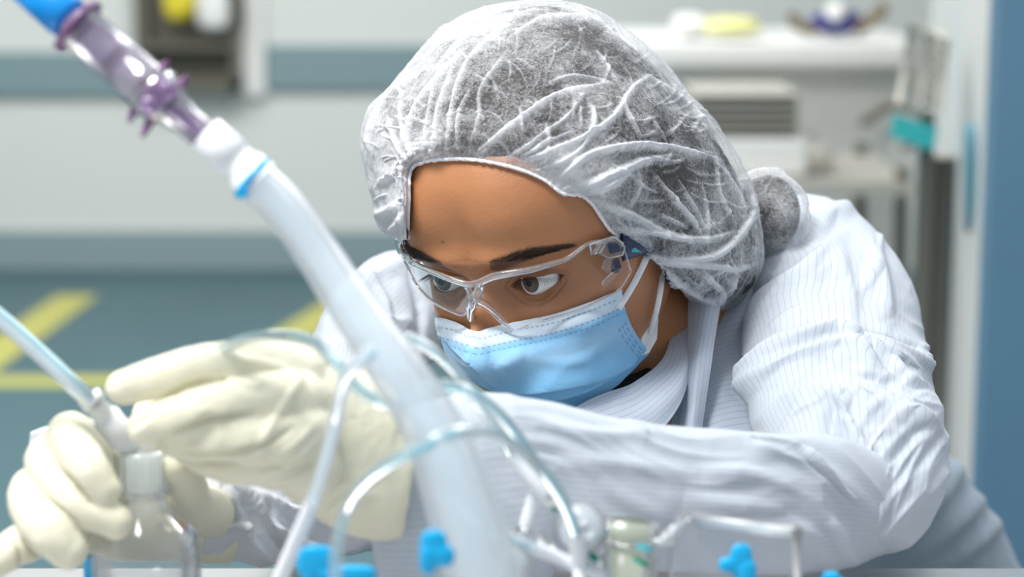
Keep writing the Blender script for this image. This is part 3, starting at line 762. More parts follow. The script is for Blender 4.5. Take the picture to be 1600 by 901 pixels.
# cap
NT, NF, NB = 620, 300, 50
cp, cd_ = cap_grid(NT, NF, NB)
cd_ = clear_head(cp, cd_, 0.017, NF)
for _ in range(6): cd_[:, 1:-1] = (cd_[:, :-2] + cd_[:, 2:] + cd_[:, 1:-1]) / 3; cd_[1:-1] = (cd_[:-2] + cd_[2:] + cd_[1:-1]) / 3
cpos = Pv(cp, cd_).reshape(-1, 3)
cf = grid_faces(NT, NF + NB)
ti = np.tile(np.arange(NF + NB), NT) / (NF - 1.0); si = np.repeat(np.linspace(0, 1, NT), NF + NB)
cn = normals(cpos, cf); cn *= np.sign((cn * (cpos - H((0, 0, 20)))).sum(1))[:, None]
Z = lambda *p: [(540 + x / 1.801, y / 1.801) for x, y in p]
folds = [
 (Z((185,455),(170,380),(215,270),(330,140)), 5, 2.6, .3), (Z((215,440),(232,330),(250,230)), 4, 2.2, .2), (Z((240,432),(262,300),(300,190)), 4, 2.4, .3),
 (Z((285,425),(300,300),(340,180),(430,80)), 5, 3.0, .3), (Z((315,420),(318,330),(350,250)), 3.5, 2.4, .2), (Z((345,425),(375,330),(380,250),(450,150)), 4, 2.0, .3),
 (Z((370,425),(470,350),(590,270),(740,235)), 5.5, 4.0, .5), (Z((450,445),(530,395),(620,330),(665,270),(640,300)), 4, 2.6, .4),
 (Z((490,440),(570,395),(560,375)), 3.5, 2.5, .3), (Z((500,445),(640,400),(745,335),(800,255),(850,215)), 6, 4.2, .5), (Z((560,470),(650,430),(700,350),(680,280)), 4, 2.4, .3),
 (Z((600,500),(690,430),(830,405),(940,420),(1042,446)), 6.5, 4.5, .5), (Z((610,530),(720,500),(830,450),(930,440)), 7, 3.8, .4), (Z((640,545),(740,520),(800,480)), 6, 3.0, .2),
 (Z((770,275),(800,330),(830,385)), 3.5, 2.6, .2), (Z((700,300),(690,370),(650,400)), 3.5, 2.4, .2), (Z((660,300),(665,360)), 3, 2.2, .2),
 (Z((700,560),(800,600),(900,650),(1000,672),(1110,650)), 6, 3.2, .3), (Z((760,640),(860,650),(960,670)), 5, 2.4, .3),
 (Z((820,480),(825,530),(800,580)), 3.5, 2.4, .2), (Z((860,480),(930,570),(990,640)), 4, 2.6, .4), (Z((900,530),(960,600),(1010,680)), 4, 2.8, .3), (Z((930,500),(990,600),(1020,660)), 3.5, 2.0, .2),
 (Z((1000,520),(1020,620),(1010,680)), 3.5, 2.0, .2), (Z((1040,440),(1050,540),(1090,620)), 4, 2.4, .3), (Z((1060,470),(1110,560),(1130,640)), 5, 2.6, .3),
 (Z((850,720),(960,725),(1060,700),(1140,600),(1135,520)), 6, 4.2, .4), (Z((880,735),(1000,742),(1100,752),(1150,740)), 5, 3.6, .3),
 (Z((460,110),(560,50),(700,60),(800,150)), 6, 2.6, .5), (Z((600,20),(720,60),(840,160)), 5, 2.0, .3), (Z((840,210),(920,260),(1000,330),(1060,400)), 6, 2.8, .4),
 (Z((560,240),(640,215),(740,232)), 4, 2.4, .2), (Z((770,240),(740,200),(700,140)), 4, 2.2, .2), (Z((250,200),(330,110),(430,60),(540,30)), 6, 2.4, .3),
 (Z((70,430),(60,380),(110,280),(200,210)), 6, 3, .3), (Z((90,520),(140,480),(170,440)), 6, 4, .3), (Z((80,600),(120,590),(160,560)), 8, 4, .3), (Z((110,660),(150,620),(165,580)), 6, 3, .2),
 (Z((120,330),(150,420),(180,460)), 5, 3, .3), (Z((160,260),(160,340),(190,450)), 4, 3, .3),
 (Z((500,380),(490,300)), 3, 2, .2), (Z((540,410),(640,370)), 3, 2.0, .2), (Z((860,330),(900,400)), 3, 1.8, .2), (Z((880,600),(960,640)), 3.5, 2, .2), (Z((1000,760),(1060,820),(1060,860)), 5, 3, .3), (Z((900,760),(980,820),(1060,862)), 5, 2.6, .3), (Z((1100,770),(1080,830)), 5, 2.6, .3),
]
# shallow random puckers as well
rg = rnd(11)
for _ in range(150):
    x = rg.uniform(90, 1140); y = rg.uniform(20, 830); L = rg.uniform(25, 95)
    an = math.atan2(y - 520, x - 560) + rg.randn() * 0.55
    folds.append((Z((x, y), (x + L * .5 * math.cos(an + .15), y + L * .5 * math.sin(an + .15)), (x + L * math.cos(an), y + L * math.sin(an))), rg.uniform(1.6, 3.2), rg.uniform(0.5, 1.5), rg.uniform(-.4, .4)))
big = noise3(cpos * 26, 21, 3) * 0.0035 + noise3(cpos * 70, 22, 3, ridged=True) * 0.0012
edge = sstep(0.0, 0.12, ti)
cpos = cpos + cn * (big * edge)[:, None]
# pleats gathered into the elastic
gather = (np.sin(si * 420 + 3 * np.sin(si * 37)) * 0.5 + 0.5) * np.exp(-ti / 0.05) * 0.0009 * sstep(.1, .25, si)
cpos = cpos + cn * gather[:, None]
cn = normals(cpos, cf); cn *= np.sign((cn * (cpos - H((0, 0, 20)))).sum(1))[:, None]
folds = [(a_, w_ * .82, h_ * .9, s_) for a_, w_, h_, s_ in folds]
for _ in range(120):
    x = rg.uniform(120, 1120); y = rg.uniform(20, 800); L = rg.uniform(40, 120); an = math.atan2(y - 480, x - 500) + rg.randn() * .7
    folds.append((Z((x, y), (x + L * .5 * math.cos(an + .2), y + L * .5 * math.sin(an + .2)), (x + L * math.cos(an), y + L * math.sin(an))), rg.uniform(1.1, 1.8), rg.uniform(0.7, 1.5), 0))
cpos, disp = crease(cpos, cn, folds)
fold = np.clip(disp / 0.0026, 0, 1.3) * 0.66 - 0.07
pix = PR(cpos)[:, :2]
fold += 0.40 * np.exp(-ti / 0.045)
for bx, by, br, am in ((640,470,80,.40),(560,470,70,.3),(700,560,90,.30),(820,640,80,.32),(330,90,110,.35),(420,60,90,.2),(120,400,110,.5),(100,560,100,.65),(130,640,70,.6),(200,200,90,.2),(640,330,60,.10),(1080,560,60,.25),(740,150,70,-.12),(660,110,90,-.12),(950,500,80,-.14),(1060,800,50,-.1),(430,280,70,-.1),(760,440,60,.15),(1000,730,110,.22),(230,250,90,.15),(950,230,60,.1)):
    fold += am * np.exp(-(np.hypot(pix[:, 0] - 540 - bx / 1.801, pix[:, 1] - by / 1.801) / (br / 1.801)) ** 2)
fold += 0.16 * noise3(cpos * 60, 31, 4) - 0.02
CAPO = thing_dummy = None
cv_all, cf_all = cpos, [tuple(q) for q in cf]
# the lobe that holds the bun
bc = P(1198, 332, 1.288); bu = ellips(bc, (0.0265, 0.030, 0.0285), n=90); bv_ = bu[0]; bnn = (bv_ - bc); bnn /= np.linalg.norm(bnn, axis=1, keepdims=True)
ra = np.abs(noise3(bv_ * [60, 22, 22], 9, 2)); bv_ = bv_ + bnn * (0.004 * noise3(bv_ * 45, 8, 2) + 0.0012 * np.exp(-(ra / 0.03) ** 2))[:, None]
fb = 0.02 + 0.30 * np.exp(-(ra / 0.03) ** 2)
cv_all, cf_all = join((cv_all, cf_all), (bv_, bu[1]))
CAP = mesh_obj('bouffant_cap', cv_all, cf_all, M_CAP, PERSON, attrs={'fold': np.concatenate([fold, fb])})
# elastic hem
hem = cpos.reshape(NT, NF + NB, 3)[:, 0]
hv_, hf_ = tube(hem[::3] - FW * 0.0004, 0.0010, 8)
rr = noise3(hv_ * 900, 4, 2) * 0.0005
mesh_obj('elastic_hem', hv_ + rr[:, None] * np.array([0, 0, 1]), hf_, M_CAPBAND, CAP)
# ------------------------------------------------------------------ face mask
def fm(*p): return [(560 + x / 2.094, 230 + y / 2.094) for x, y in p]
M_TOP = [(684,497),(700,500),(722,508),(744,519),(765,513),(800,505),(840,497),(880,487),(920,473),(950,460),(971,452)]
M_BOT = [(690,528),(700,556),(722,582),(750,601),(785,616),(825,630),(865,643),(895,645),(935,622),(975,590),(1013,552)]
NU, NV = 460, 230
mt = spl(M_TOP, NU); mb = spl(M_BOT, NU)
vv = np.linspace(0, 1, NV)
mp = mt[:, None] + (mb - mt)[:, None] * vv[None, :, None]
bow = np.sin(vv * np.pi)[None] * (sstep(0.85, 1, np.linspace(0, 1, NU)) * -9)[:, None]
mp[..., 0] += bow
# coarse head depth, holes filled, smoothed into a tent over nose and chin
cu, cvn = 47, 24
cg = mp[::10, ::10]; cu, cvn = cg.shape[:2]
D = np.full((cu, cvn), np.nan)
for i in range(cu):
    for j in range(cvn):
        h = head_depth(*cg[i, j])
        if h is not None: D[i, j] = h
for _ in range(60):
    nan = np.isnan(D)
    if not nan.any(): break
    Pd = np.pad(D, 1, constant_values=np.nan)
    st = np.stack([Pd[:-2, 1:-1], Pd[2:, 1:-1], Pd[1:-1, :-2], Pd[1:-1, 2:]])
    with np.errstate(all='ignore'):
        import warnings; warnings.simplefilter('ignore'); m_ = np.nanmean(st, 0)
    D[nan] = m_[nan] + 0.0006
D0 = D.copy()
ui = np.linspace(0, 1, cu)[:, None]; vi = np.linspace(0, 1, cvn)[None]
for _ in range(14):
    Pd = np.pad(D, 1, mode='edge'); A = (Pd[:-2, 1:-1] + Pd[2:, 1:-1] + Pd[1:-1, :-2] + Pd[1:-1, 2:]) / 4
    D = np.minimum(A, D0)
bulge = 0.009 * np.sin(np.pi * np.clip(vi, 0, 1) ** 0.9) * sstep(1.0, 0.75, ui) + 0.0025
D = D - bulge
def upsample(D, nu, nv):
    x = np.linspace(0, D.shape[0] - 1, nu); y = np.linspace(0, D.shape[1] - 1, nv)
    D1 = pch(np.arange(D.shape[0]), D, x); return pch(np.arange(D.shape[1]), D1.T, y).T
DD = upsample(D, NU, NV)
mpos = Pv(mp, DD).reshape(-1, 3); mfc = grid_faces(NU, NV)
mn = normals(mpos, mfc); mn *= -np.sign((mn * FW).sum(1))[:, None]
U_ = np.repeat(np.linspace(0, 1, NU), NV); V_ = np.tile(vv, NU)
pixm = PR(mpos)[:, :2]
dsp = np.zeros(len(mpos))
for ln, h in ((fm((300,640),(420,735),(560,775),(700,752),(840,705),(915,660)), 4.5), (fm((400,740),(520,800),(650,795),(800,735),(915,672)), 5), (fm((520,810),(640,858),(740,800),(830,760),(905,690)), 5)):
    d, t, s = polydist(pixm, spl(ln, 30))
    ramp_ = np.where(s < 0, np.exp(-(d / 20) ** 1.5), np.exp(-(d / 1.3) ** 2))
    dsp += h * ramp_ * 0.001 * np.sin(np.clip(t, 0, 1) * np.pi * .97 + .04) ** .5
for ln, w, h in ((fm((360,680),(560,640),(760,600)), 10, -.8), (fm((560,700),(720,690),(860,600)), 8, .9), (fm((300,600),(390,650),(420,720)), 9, 1.2), (fm((700,620),(800,560),(850,500)), 7, .7), (fm((600,760),(700,700),(800,690)), 9, .8)):
    d, t, s = polydist(pixm, spl(ln, 20)); dsp += h * .001 * np.exp(-(d / w) ** 2) * np.sin(np.clip(t, 0.02, .98) * np.pi)
dsp += noise3(mpos * 60, 5, 3) * 0.0007
mpos = mpos + mn * dsp[:, None]
# distances below the top edge, in pixels, for the welds
below = np.hypot(*(pixm - mt[np.repeat(np.arange(NU), NV)]).T) + 0
arc = np.concatenate([[0], np.cumsum(np.hypot(*np.diff(mt, axis=0).T))])[np.repeat(np.arange(NU), NV)]
weld = np.zeros(len(mpos))
for off, a0 in ((13, 20), (28, 0), (36, 2)):
    dash = (np.mod(arc + a0, 8.5) < 5.2); weld = np.maximum(weld, 0.75 * np.exp(-((below - off) / 1.0) ** 2) * dash * (U_ > 0.02) * (U_ < 0.965))
for off in (8, 15, 22):
    dx = np.hypot(*(pixm - mp[-1, :][np.tile(np.arange(NV), NU)]).T)
    weld = np.maximum(weld, 0.7 * np.exp(-((dx - off) / 1.3) ** 2) * (np.mod(V_ * 100, 9) < 5) * (V_ > 0.45))
white = 0.9 * sstep(34, 22, below) + 0.10 * noise3(mpos * 40, 6, 2)
white = np.maximum(white, 0.25 * np.exp(-((below - 60) / 20) ** 2))
# wrap the far side round the cheek
wrapn = 14
mg = mpos.reshape(NU, NV, 3); w0 = mg[0]
rows = [w0 + FW * 0.052 * (k / wrapn) ** 1.0 + RT * 0.012 * (1 - math.cos(k / wrapn * 1.5)) - RT * 0.004 * math.sin(k / wrapn * 3.1) for k in range(wrapn, 0, -1)]
allp = np.concatenate([np.array(rows), mg]).reshape(-1, 3)
pad = lambda a: np.concatenate([np.tile(a[:NV], wrapn), a])
MASK = mesh_obj('face_mask', allp, grid_faces(NU + wrapn, NV), M_MASK, PERSON, attrs={'weld': pad(weld), 'white': pad(np.clip(white, 0, 1))})
solid(MASK, 0.0012, 0.0)
def hd_or(px, py, dflt): 
    h = head_depth(px, py); return dflt if h is None else h
l1 = [P(966, 482, DD[-1, 40] - 0.002)] + [P(x, y, hd_or(x, y, 1.18) - 0.003) for x, y in ((985, 452), (1001, 422), (1012, 398))] + [P(1020, 375, 1.19)]
v_, f_ = tube(spl(l1, 24), 0.0007, 10, r2=0.0020); mesh_obj('ear_loop', v_, f_, M_STRAP, MASK)
gd = 1.175
l2 = [P(1016, 520, DD[-1, -1] - 0.004), P(1027, 480, gd - 0.002), P(1034, 440, gd), P(1037, 405, 1.19)]
v_, f_ = tube(spl(l2, 24), 0.0007, 10, r2=0.0017); mesh_obj('ear_loop', v_, f_, M_STRAP, MASK)
e_ = DD[-1, -1] - 0.002
gus = [P(990, 521, e_), P(1007, 498, e_ + .001), P(1027, 474, e_ + .006), P(1028, 500, e_ + .004), P(1026, 530, e_), P(1014, 551, e_ - .002), P(1000, 556, e_ - .003)]
o_ = mesh_obj('mask_side_fold', gus, [tuple(range(7))], M_STRAP, MASK, smooth=False); solid(o_, 0.0012)

# ------------------------------------------------------------------ safety glasses
def lens_y(x, z): return 106.0 - 0.0088 * np.abs(x) ** 2.0 - 0.00000035 * x ** 4 + 0.04 * (z - 20)
def ray_lens(px, py, lift=0.0):
    o = HI(CAMP); d = HI(P(px, py, 1.0)) - o
    t0, t1 = 1.0, 1.35
    ts = np.linspace(t0, t1, 1400); q = o + d * ts[:, None]
    f = q[:, 1] - (lens_y(q[:, 0], q[:, 2]) + lift)
    k = np.where((f[:-1] > 0) & (f[1:] <= 0))[0]
    if len(k) == 0: k = np.array([np.argmin(np.abs(f))]); return H(q[k[0]])
    k = k[0]; a = f[k] / (f[k] - f[k + 1]); return H(q[k] + (q[k + 1] - q[k]) * a)
G_TOP = [(622,372),(626,392),(640,408),(663,419),(694,432),(715,440),(732,444),(749,441),(770,432),(800,426),(829,421),(858,413),(885,404),(905,390),(921,380),(940,377),(958,373),(972,382)]
G_BOT = [(630,400),(640,425),(655,450),(675,470),(700,484),(722,492),(735,484),(747,478),(762,484),(785,505),(805,516),(835,505),(868,496),(895,488),(920,478),(944,466),(967,452),(985,424)]
NG = 150
gt, gb = spl(G_TOP, NG), spl(G_BOT, NG)
def notch(u):
    return u
gr_ = []
for i in range(NG):
    for w in np.linspace(0, 1, 22):
        q = gt[i] + (gb[i] - gt[i]) * w; gr_.append(ray_lens(*q))
gr_ = np.array(gr_)
FRONT = mesh_obj('safety_glasses', gr_, grid_faces(NG, 22), M_LENS, PERSON)
FRONT.name = 'safety_glasses'; solid(FRONT, 0.0016)
gg = gr_.reshape(NG, 22, 3)
v1 = tube(gg[:, 0] - FW * 0.0008, pch([0, 30, 75, 120, 149], [.0022, .0017, .0022, .0012, .0016], np.arange(NG)), 10)
mesh_obj('brow_bar', *v1, M_PC, FRONT)
v2 = tube(gg[55:, -1][:40] , 0.0007, 8); mesh_obj('lens_rim', *v2, M_PC, FRONT)
v2 = tube(gg[100:, -1], 0.0007, 8); mesh_obj('lens_rim', *v2, M_PC, FRONT)
v2 = tube(gg[-1], 0.0008, 8); mesh_obj('lens_rim', *v2, M_PC, FRONT)
v2 = tube(gg[:56, -1], 0.0008, 8); mesh_obj('lens_rim', *v2, M_PC, FRONT)
# nose piece: bridge block and two pads
v3, f3 = tube(spl([ray_lens(731, 446, 1), ray_lens(737, 466, 2), ray_lens(736, 490, 0), ray_lens(738, 508, -4)], 14), [.0022]*4+[.003]*4+[.0024]*3+[.0016, .0012, .0006], 10)
v4, f4 = tube(spl([ray_lens(752, 446, 1), ray_lens(744, 465, 3), ray_lens(760, 476, 1), ray_lens(782, 495, -2), ray_lens(798, 517, -5)], 16), np.linspace(.0024, .0007, 16), 10, r2=np.linspace(.0026, .0012, 16))
mesh_obj('nose_pad', v3, f3, M_PC, FRONT); mesh_obj('nose_pad', v4, f4, M_PC, FRONT)
v5, f5 = ellips(ray_lens(745, 463, 2), (.0042, .0022, .0032), n=12); mesh_obj('nose_bridge', v5, f5, M_PC, FRONT)
# side hinges and temple arms
def slab(px_poly, depth_fn, th, name, m, parent, bev=0.0008):
    pts = np.array([depth_fn(x, y) for x, y in px_poly]); n = len(pts)
    v = np.concatenate([pts, pts + FW * th]); f = [tuple(range(n))[::-1], tuple(range(n, 2 * n))] + [(i, (i + 1) % n, n + (i + 1) % n, n + i) for i in range(n)]
    o = mesh_obj(name, v, f, m, parent, smooth=False); bevel(o, bev); return o
dl = lambda x, y: ray_lens(x, y, 1.5)
HINGE = slab([(921,381),(945,374),(962,371),(976,386),(972,398),(952,402),(936,395),(924,397)], dl, 0.004, 'hinge_block', M_PC, FRONT)
_hp = [dl(x, y) - FW * .0004 for x, y in [(921,381),(945,374),(962,371),(976,386),(972,398),(952,402),(936,395),(924,397),(921,381)]]
mesh_obj('hinge_edge', *tube(_hp, .0007, 8), M_PC, HINGE)
for _a, _b in (((928, 396), (938, 378)), ((936, 394), (948, 376))): mesh_obj('hinge_ridge', *tube([dl(*_a) - FW * .0006, dl(*_b) - FW * .0006], .0011, 8), M_PC, HINGE)
slab([(944,404),(956,402),(962,418),(950,428),(940,420)], dl, 0.003, 'hinge_tab', M_PC, FRONT)
slab([(940,440),(962,420),(974,418),(950,446),(942,449)], dl, 0.0022, 'hinge_tab', M_PC, FRONT)
slab([(948,380),(966,380),(971,392),(953,397)], lambda x, y: ray_lens(x, y, 2.4), 0.004, 'hinge_pin', M_NAVY, HINGE, 0.001)
slab([(955,408),(966,402),(972,418),(962,427),(954,424)], lambda x, y: ray_lens(x, y, -0.5), 0.002, 'hinge_pin', M_NAVY, HINGE, 0.001)
for s, col in ((1, 0), (-1, 0)):
    a = ray_lens(972, 385, -3) if s > 0 else ray_lens(634, 368, -3)
    la = HI(a); e = np.array([s * 78, -12, 14.0]) if s > 0 else np.array([s * 78, -12, 18.0])
    pts = [la, la * .66 + e * .34 + [s * 4, 0, 0], la * .33 + e * .67 + [s * 4, 0, 0], e]
    cc = H(spl(pts, 16)); t_, N_, B_ = frames(cc, HR[:, 2])
    vv_, ff_ = tube(cc, pch([0, 15], [.0085, .005], np.arange(16)), 12, r2=.0016, ref=HR[:, 2])
    AR = mesh_obj('temple_arm', vv_, ff_, M_NAVY, FRONT)
    if s > 0:
        slab([(981,392),(992,386),(1003,394),(984,394)], lambda x, y: P(x, y, PR(a)[2] + 0.003), 0.003, 'arm_inlay', M_TEAL, AR, 0.0005)
v6, f6 = tube(spl([ray_lens(636, 362, 1), ray_lens(627, 378, 0), ray_lens(634, 395, 0), ray_lens(650, 408, 0)], 12), .0030, 10, r2=.0022); mesh_obj('hinge_block', v6, f6, M_PC, FRONT)
# ------------------------------------------------------------------ gown
def sleeve(path, rad, depthf, n=260, m=200, ends=(0.35, 0.35), off=0.0):
    """loft along (px,py,depth) points; rad = half width in pixels as seen, depthf = depth radius / width; round ends; uv in metres"""
    path = np.asarray(path, float); k = np.arange(len(path)); x = np.linspace(0, len(path) - 1, n)
    pp = spl(path, n); C_ = np.array([P(*q) for q in pp]); r = pch(k, rad, x) * pp[:, 2] / FPX
    df = pch(k, depthf, x) if hasattr(depthf, '__len__') else np.full(n, depthf)
    t, N, B = frames(C_, -FW); a = np.linspace(0, 2 * np.pi, m, endpoint=False) + np.pi
    u = np.linspace(0, 1, n); e = np.ones(n)
    # re-aim the frame so that N always faces the camera
    N = -FW - t * (t @ -FW)[:, None]; N /= np.linalg.norm(N, axis=1, keepdims=True); B = np.cross(t, N)
    for s_, q in ((0, ends[0]), (1, ends[1])):
        if q:
            w = np.clip((u if s_ == 0 else 1 - u) / q / 0.5, 0, 1); e = e * np.sqrt(np.clip(1 - (1 - w) ** 2, 0.0004, 1))
    v = C_[:, None] + np.cos(a)[None, :, None] * N[:, None] * (r * df * e)[:, None, None] + np.sin(a)[None, :, None] * B[:, None] * (r * e)[:, None, None]
    L = np.concatenate([[0], np.cumsum(np.linalg.norm(np.diff(C_, axis=0), axis=1))])
    uv = np.stack(np.broadcast_arrays((a - np.pi)[None] * 0.062 + off, L[:, None]), -1).reshape(-1, 2)
    f = [tuple(q) for q in grid_faces(n, m, cv=True)] + [tuple(range(m))[::-1], tuple(range((n - 1) * m, n * m))]
    return v.reshape(-1, 3), f, uv
def streaks(v, n, specs, seed=0):
    """groups of long soft wrinkles: centre px, radius px, direction deg, length px, spacing px, height mm"""
    pix = PR(v)[:, :2]; d = np.zeros(len(v))
    for k, (cx, cy, R, ang, lo, sh, h) in enumerate(specs):
        a = math.radians(ang); dx, dy = pix[:, 0] - cx, pix[:, 1] - cy
        u = dx * math.cos(a) + dy * math.sin(a); w = -dx * math.sin(a) + dy * math.cos(a); w = w + 0.0022 * u * u * (1 if k % 2 else -1)
        q = np.stack([u / lo, w / sh, np.full(len(u), 3.1 * k)], 1)
        r = 1 - np.abs(noise3(q, seed + k, 2)) / .5; d += h * .001 * (np.clip(r, -.2, 1) ** 1) * np.exp(-((dx * dx + dy * dy) / (R * R)) ** 1.5)
    return v + n * d[:, None]
def wrinkled(v, f, folds, big=0.004, bs=14, fine=0.0012, fs=55, seed=0, aniso=(1, 1, 1), soft=0, st=()):
    q = np.array([x for x in f if len(x) == 4]); n = normals(v, q); c = v.mean(0)
    if ((v - c) * n).sum() < 0: n = -n
    v = v + n * (noise3(v * bs * np.array(aniso), seed, 3) * big + noise3(v * fs * np.array(aniso), seed + 1, 3, ridged=True) * fine)[:, None]
    if st: v = streaks(v, n, st, seed)
    n2 = normals(v, q); n2 *= np.sign((n2 * n).sum(1))[:, None] + 1e-9
    v, d = crease(v, n2, folds); return v
G = lambda *p: [(1000 + x / 1.798, 400 + y / 1.798) for x, y in p]
T = lambda *p: [(780 + x / 2.857, 600 + y / 2.857) for x, y in p]
GOWN = None
# torso with both shoulders
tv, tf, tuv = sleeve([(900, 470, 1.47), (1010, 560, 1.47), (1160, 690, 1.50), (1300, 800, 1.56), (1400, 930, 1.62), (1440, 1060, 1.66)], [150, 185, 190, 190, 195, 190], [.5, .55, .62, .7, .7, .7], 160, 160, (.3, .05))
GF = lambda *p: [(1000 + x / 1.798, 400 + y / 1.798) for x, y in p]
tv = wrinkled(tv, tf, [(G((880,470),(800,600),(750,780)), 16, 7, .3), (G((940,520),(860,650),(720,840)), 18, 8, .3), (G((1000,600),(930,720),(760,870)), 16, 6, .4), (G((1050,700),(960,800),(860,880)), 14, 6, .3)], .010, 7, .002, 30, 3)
GOWN = mesh_obj('gown', tv, tf, M_GOWN_SHADED, PERSON, uvs=tuv)
yv, yf, yuv = sleeve([(610, 500, 1.42), (760, 470, 1.45), (950, 440, 1.46), (1130, 420, 1.45), (1270, 420, 1.42)], [70, 92, 100, 98, 70], .75, 160, 120, (.1, .1))
yv = wrinkled(yv, yf, [], .006, 10, .001, 35, 23); mesh_obj('yoke', yv, yf, M_GOWN, GOWN, uvs=yuv)
cv3, cf3, cuv3 = sleeve([(1020, 500, 1.40), (1010, 600, 1.37), (1010, 720, 1.37), (1050, 860, 1.40), (1100, 1000, 1.45)], [90, 140, 165, 175, 180], .45, 160, 160, (.15, .05))
cv3 = wrinkled(cv3, cf3, [], .007, 10, .001, 35, 27); mesh_obj('front_panel', cv3, cf3, M_GOWN, GOWN, uvs=cuv3)
# her left shoulder, upper arm and elbow (right half of the picture)
sv, sf, suv = sleeve([(1205, 380, 1.40), (1262, 402, 1.36), (1296, 470, 1.30), (1302, 560, 1.22), (1318, 640, 1.14), (1336, 720, 1.09), (1345, 800, 1.06), (1340, 860, 1.05)], [66, 100, 130, 144, 150, 140, 114, 60], [.9, .85, .75, .68, .66, .68, .72, .8], 420, 300, (.2, .12))
arm_folds = [
 (G((250,400),(300,330),(420,262),(560,232),(700,262),(830,305)), 13, 9, .5), (G((262,372),(330,300),(440,240),(600,225)), 8, 5, .4),
 (G((190,470),(210,430),(330,350),(470,290),(600,270),(720,300),(800,350)), 12, 7, .4), (G((780,255),(810,262),(832,290),(825,312)), 9, 6, .2),
 (G((330,470),(430,400),(560,385),(700,420),(830,500)), 15, 6, .4), (G((560,390),(590,470),(650,560)), 10, 5, .4), (G((720,380),(770,430),(850,500)), 8, 5, .3),
 (G((620,600),(680,500),(760,450),(850,520)), 7, 4, .3), (G((560,420),(540,500),(600,620)), 9, -4, .2),
 (G((640,780),(680,700),(690,600)), 6, 4, .3), (G((262,340),(255,250),(290,140),(360,60)), 6, -5, .3),
 (G((280,200),(340,120),(430,60),(560,-60)), 12, 6, .4), (G((300,60),(380,-20),(480,-80),(600,-140)), 10, 6, .3), (G((420,-80),(520,-130),(640,-140)), 10, 5, .3), (G((360,200),(450,150),(560,140)), 9, 3, .3),
 (G((640,-60),(680,60),(700,180)), 14, 5, .3), (G((560,-20),(590,100),(600,200)), 14, 3, .3), (G((700,300),(740,340),(820,380)), 6, 4, .3), (G((600,330),(690,350),(760,410)), 6, -3, .3),
 (G((440,240),(540,200),(680,230),(790,262)), 6, -5, .3)]
sv = wrinkled(sv, sf, arm_folds, .004, 14, .0005, 42, 5, st=[(1415, 700, 95, -55, 150, 34, 4.5), (1390, 600, 90, 25, 160, 30, 4), (1240, 590, 90, -35, 140, 36, 4.5), (1300, 440, 110, -60, 190, 44, 4), (1340, 800, 90, -60, 150, 30, 4)])
SL = mesh_obj('sleeve', sv, sf, M_GOWN, GOWN, uvs=suv)
# forearm across the foreground
fv, ff, fuv = sleeve([(1398, 812, 1.06), (1370, 800, 1.055), (1290, 790, 1.035), (1180, 788, 1.015), (1050, 780, 1.0), (930, 774, .988), (862, 768, .984), (815, 774, .98), (760, 784, .978), (690, 792, .975), (580, 800, .975)], [30, 76, 103, 110, 112, 122, 128, 156, 172, 170, 150], [.7, .62, .55, .52, .5, .46, .45, .40, .38, .38, .40], 460, 260, (.12, .02), .3)
fore_folds = [(T((1150,235),(1290,290),(1400,350),(1500,440),(1590,520)), 9, 7, .6), (T((1130,240),(1290,300),(1350,330),(1430,400),(1590,530)), 3.2, -4, .3), (T((900,390),(1150,400),(1350,470)), 16, 3, .2), (T((820,500),(1050,540),(1280,560)), 20, 4, .2),
 (T((300,330),(600,360),(850,400)), 14, 2.2, .2), (T((200,180),(450,220),(700,220)), 10, 2, .2), (T((1100,640),(1350,640),(1520,780)), 14, 4, .3), (T((1480,600),(1540,700),(1590,800)), 9, 4, .3), (T((560,160),(640,200),(660,230)), 6, 2, .2)]
fv = wrinkled(fv, ff, fore_folds, .0035, 14, .0004, 40, 9, st=[(1300, 760, 110, 35, 190, 40, 4.5), (1080, 740, 130, 8, 260, 46, 2.5), (860, 680, 80, 12, 170, 30, 2.5)])
mesh_obj('sleeve', fv, ff, M_GOWN, GOWN, uvs=fuv).name = 'forearm_sleeve'
# her right shoulder and upper arm, beyond the face
rv, rf, ruv = sleeve([(760, 420, 1.42), (680, 455, 1.40), (615, 490, 1.36), (566, 565, 1.30), (535, 660, 1.22), (500, 740, 1.14), (470, 800, 1.09), (440, 820, 1.06)], [50, 74, 90, 90, 80, 70, 58, 40], [.8, .8, .8, .75, .7, .7, .7, .7], 260, 180, (.2, .05))
rv = wrinkled(rv, rf, [(([(500, 520), (530, 480), (580, 440), (640, 400)]), 10, 6, .3), (([(520, 560), (570, 520), (640, 500)]), 9, 6, .3), (([(560, 420), (600, 470), (610, 540)]), 9, 5, .3), (([(640, 420), (660, 480), (650, 560)]), 8, -6, .3)], .005, 16, .0015, 40, 14)
mesh_obj('sleeve', rv, rf, M_GOWN, GOWN, uvs=ruv)
# right cuff below the bottle hand
qv, qf, quv = sleeve([(600, 800, 1.12), (520, 812, 1.09), (430, 812, 1.06), (360, 815, 1.04), (315, 812, 1.03)], [50, 62, 68, 66, 58], [.7, .6, .6, .55, .5], 220, 200, (.1, .02), .1)
cuffolds = [(([(300, 740), (350, 760), (385, 830), (420, 870)]), 8, 7, .5), (([(340, 750), (390, 770), (440, 830), (520, 860)]), 7, 6, .4), (([(400, 765), (470, 800), (560, 830)]), 7, 5, .4), (([(320, 830), (360, 815), (390, 822)]), 6, 6, .3), (([(420, 790), (430, 830), (460, 870)]), 6, -5, .3)]
qv = wrinkled(qv, qf, cuffolds, .005, 22, .002, 60, 17)
M_GOWN_D = gown_mat('gown_fabric_fine', .0030, (0.76, 0.78, 0.83), (0.30, 0.34, 0.42))
mesh_obj('cuff', qv, qf, M_GOWN_D, GOWN, uvs=quv)
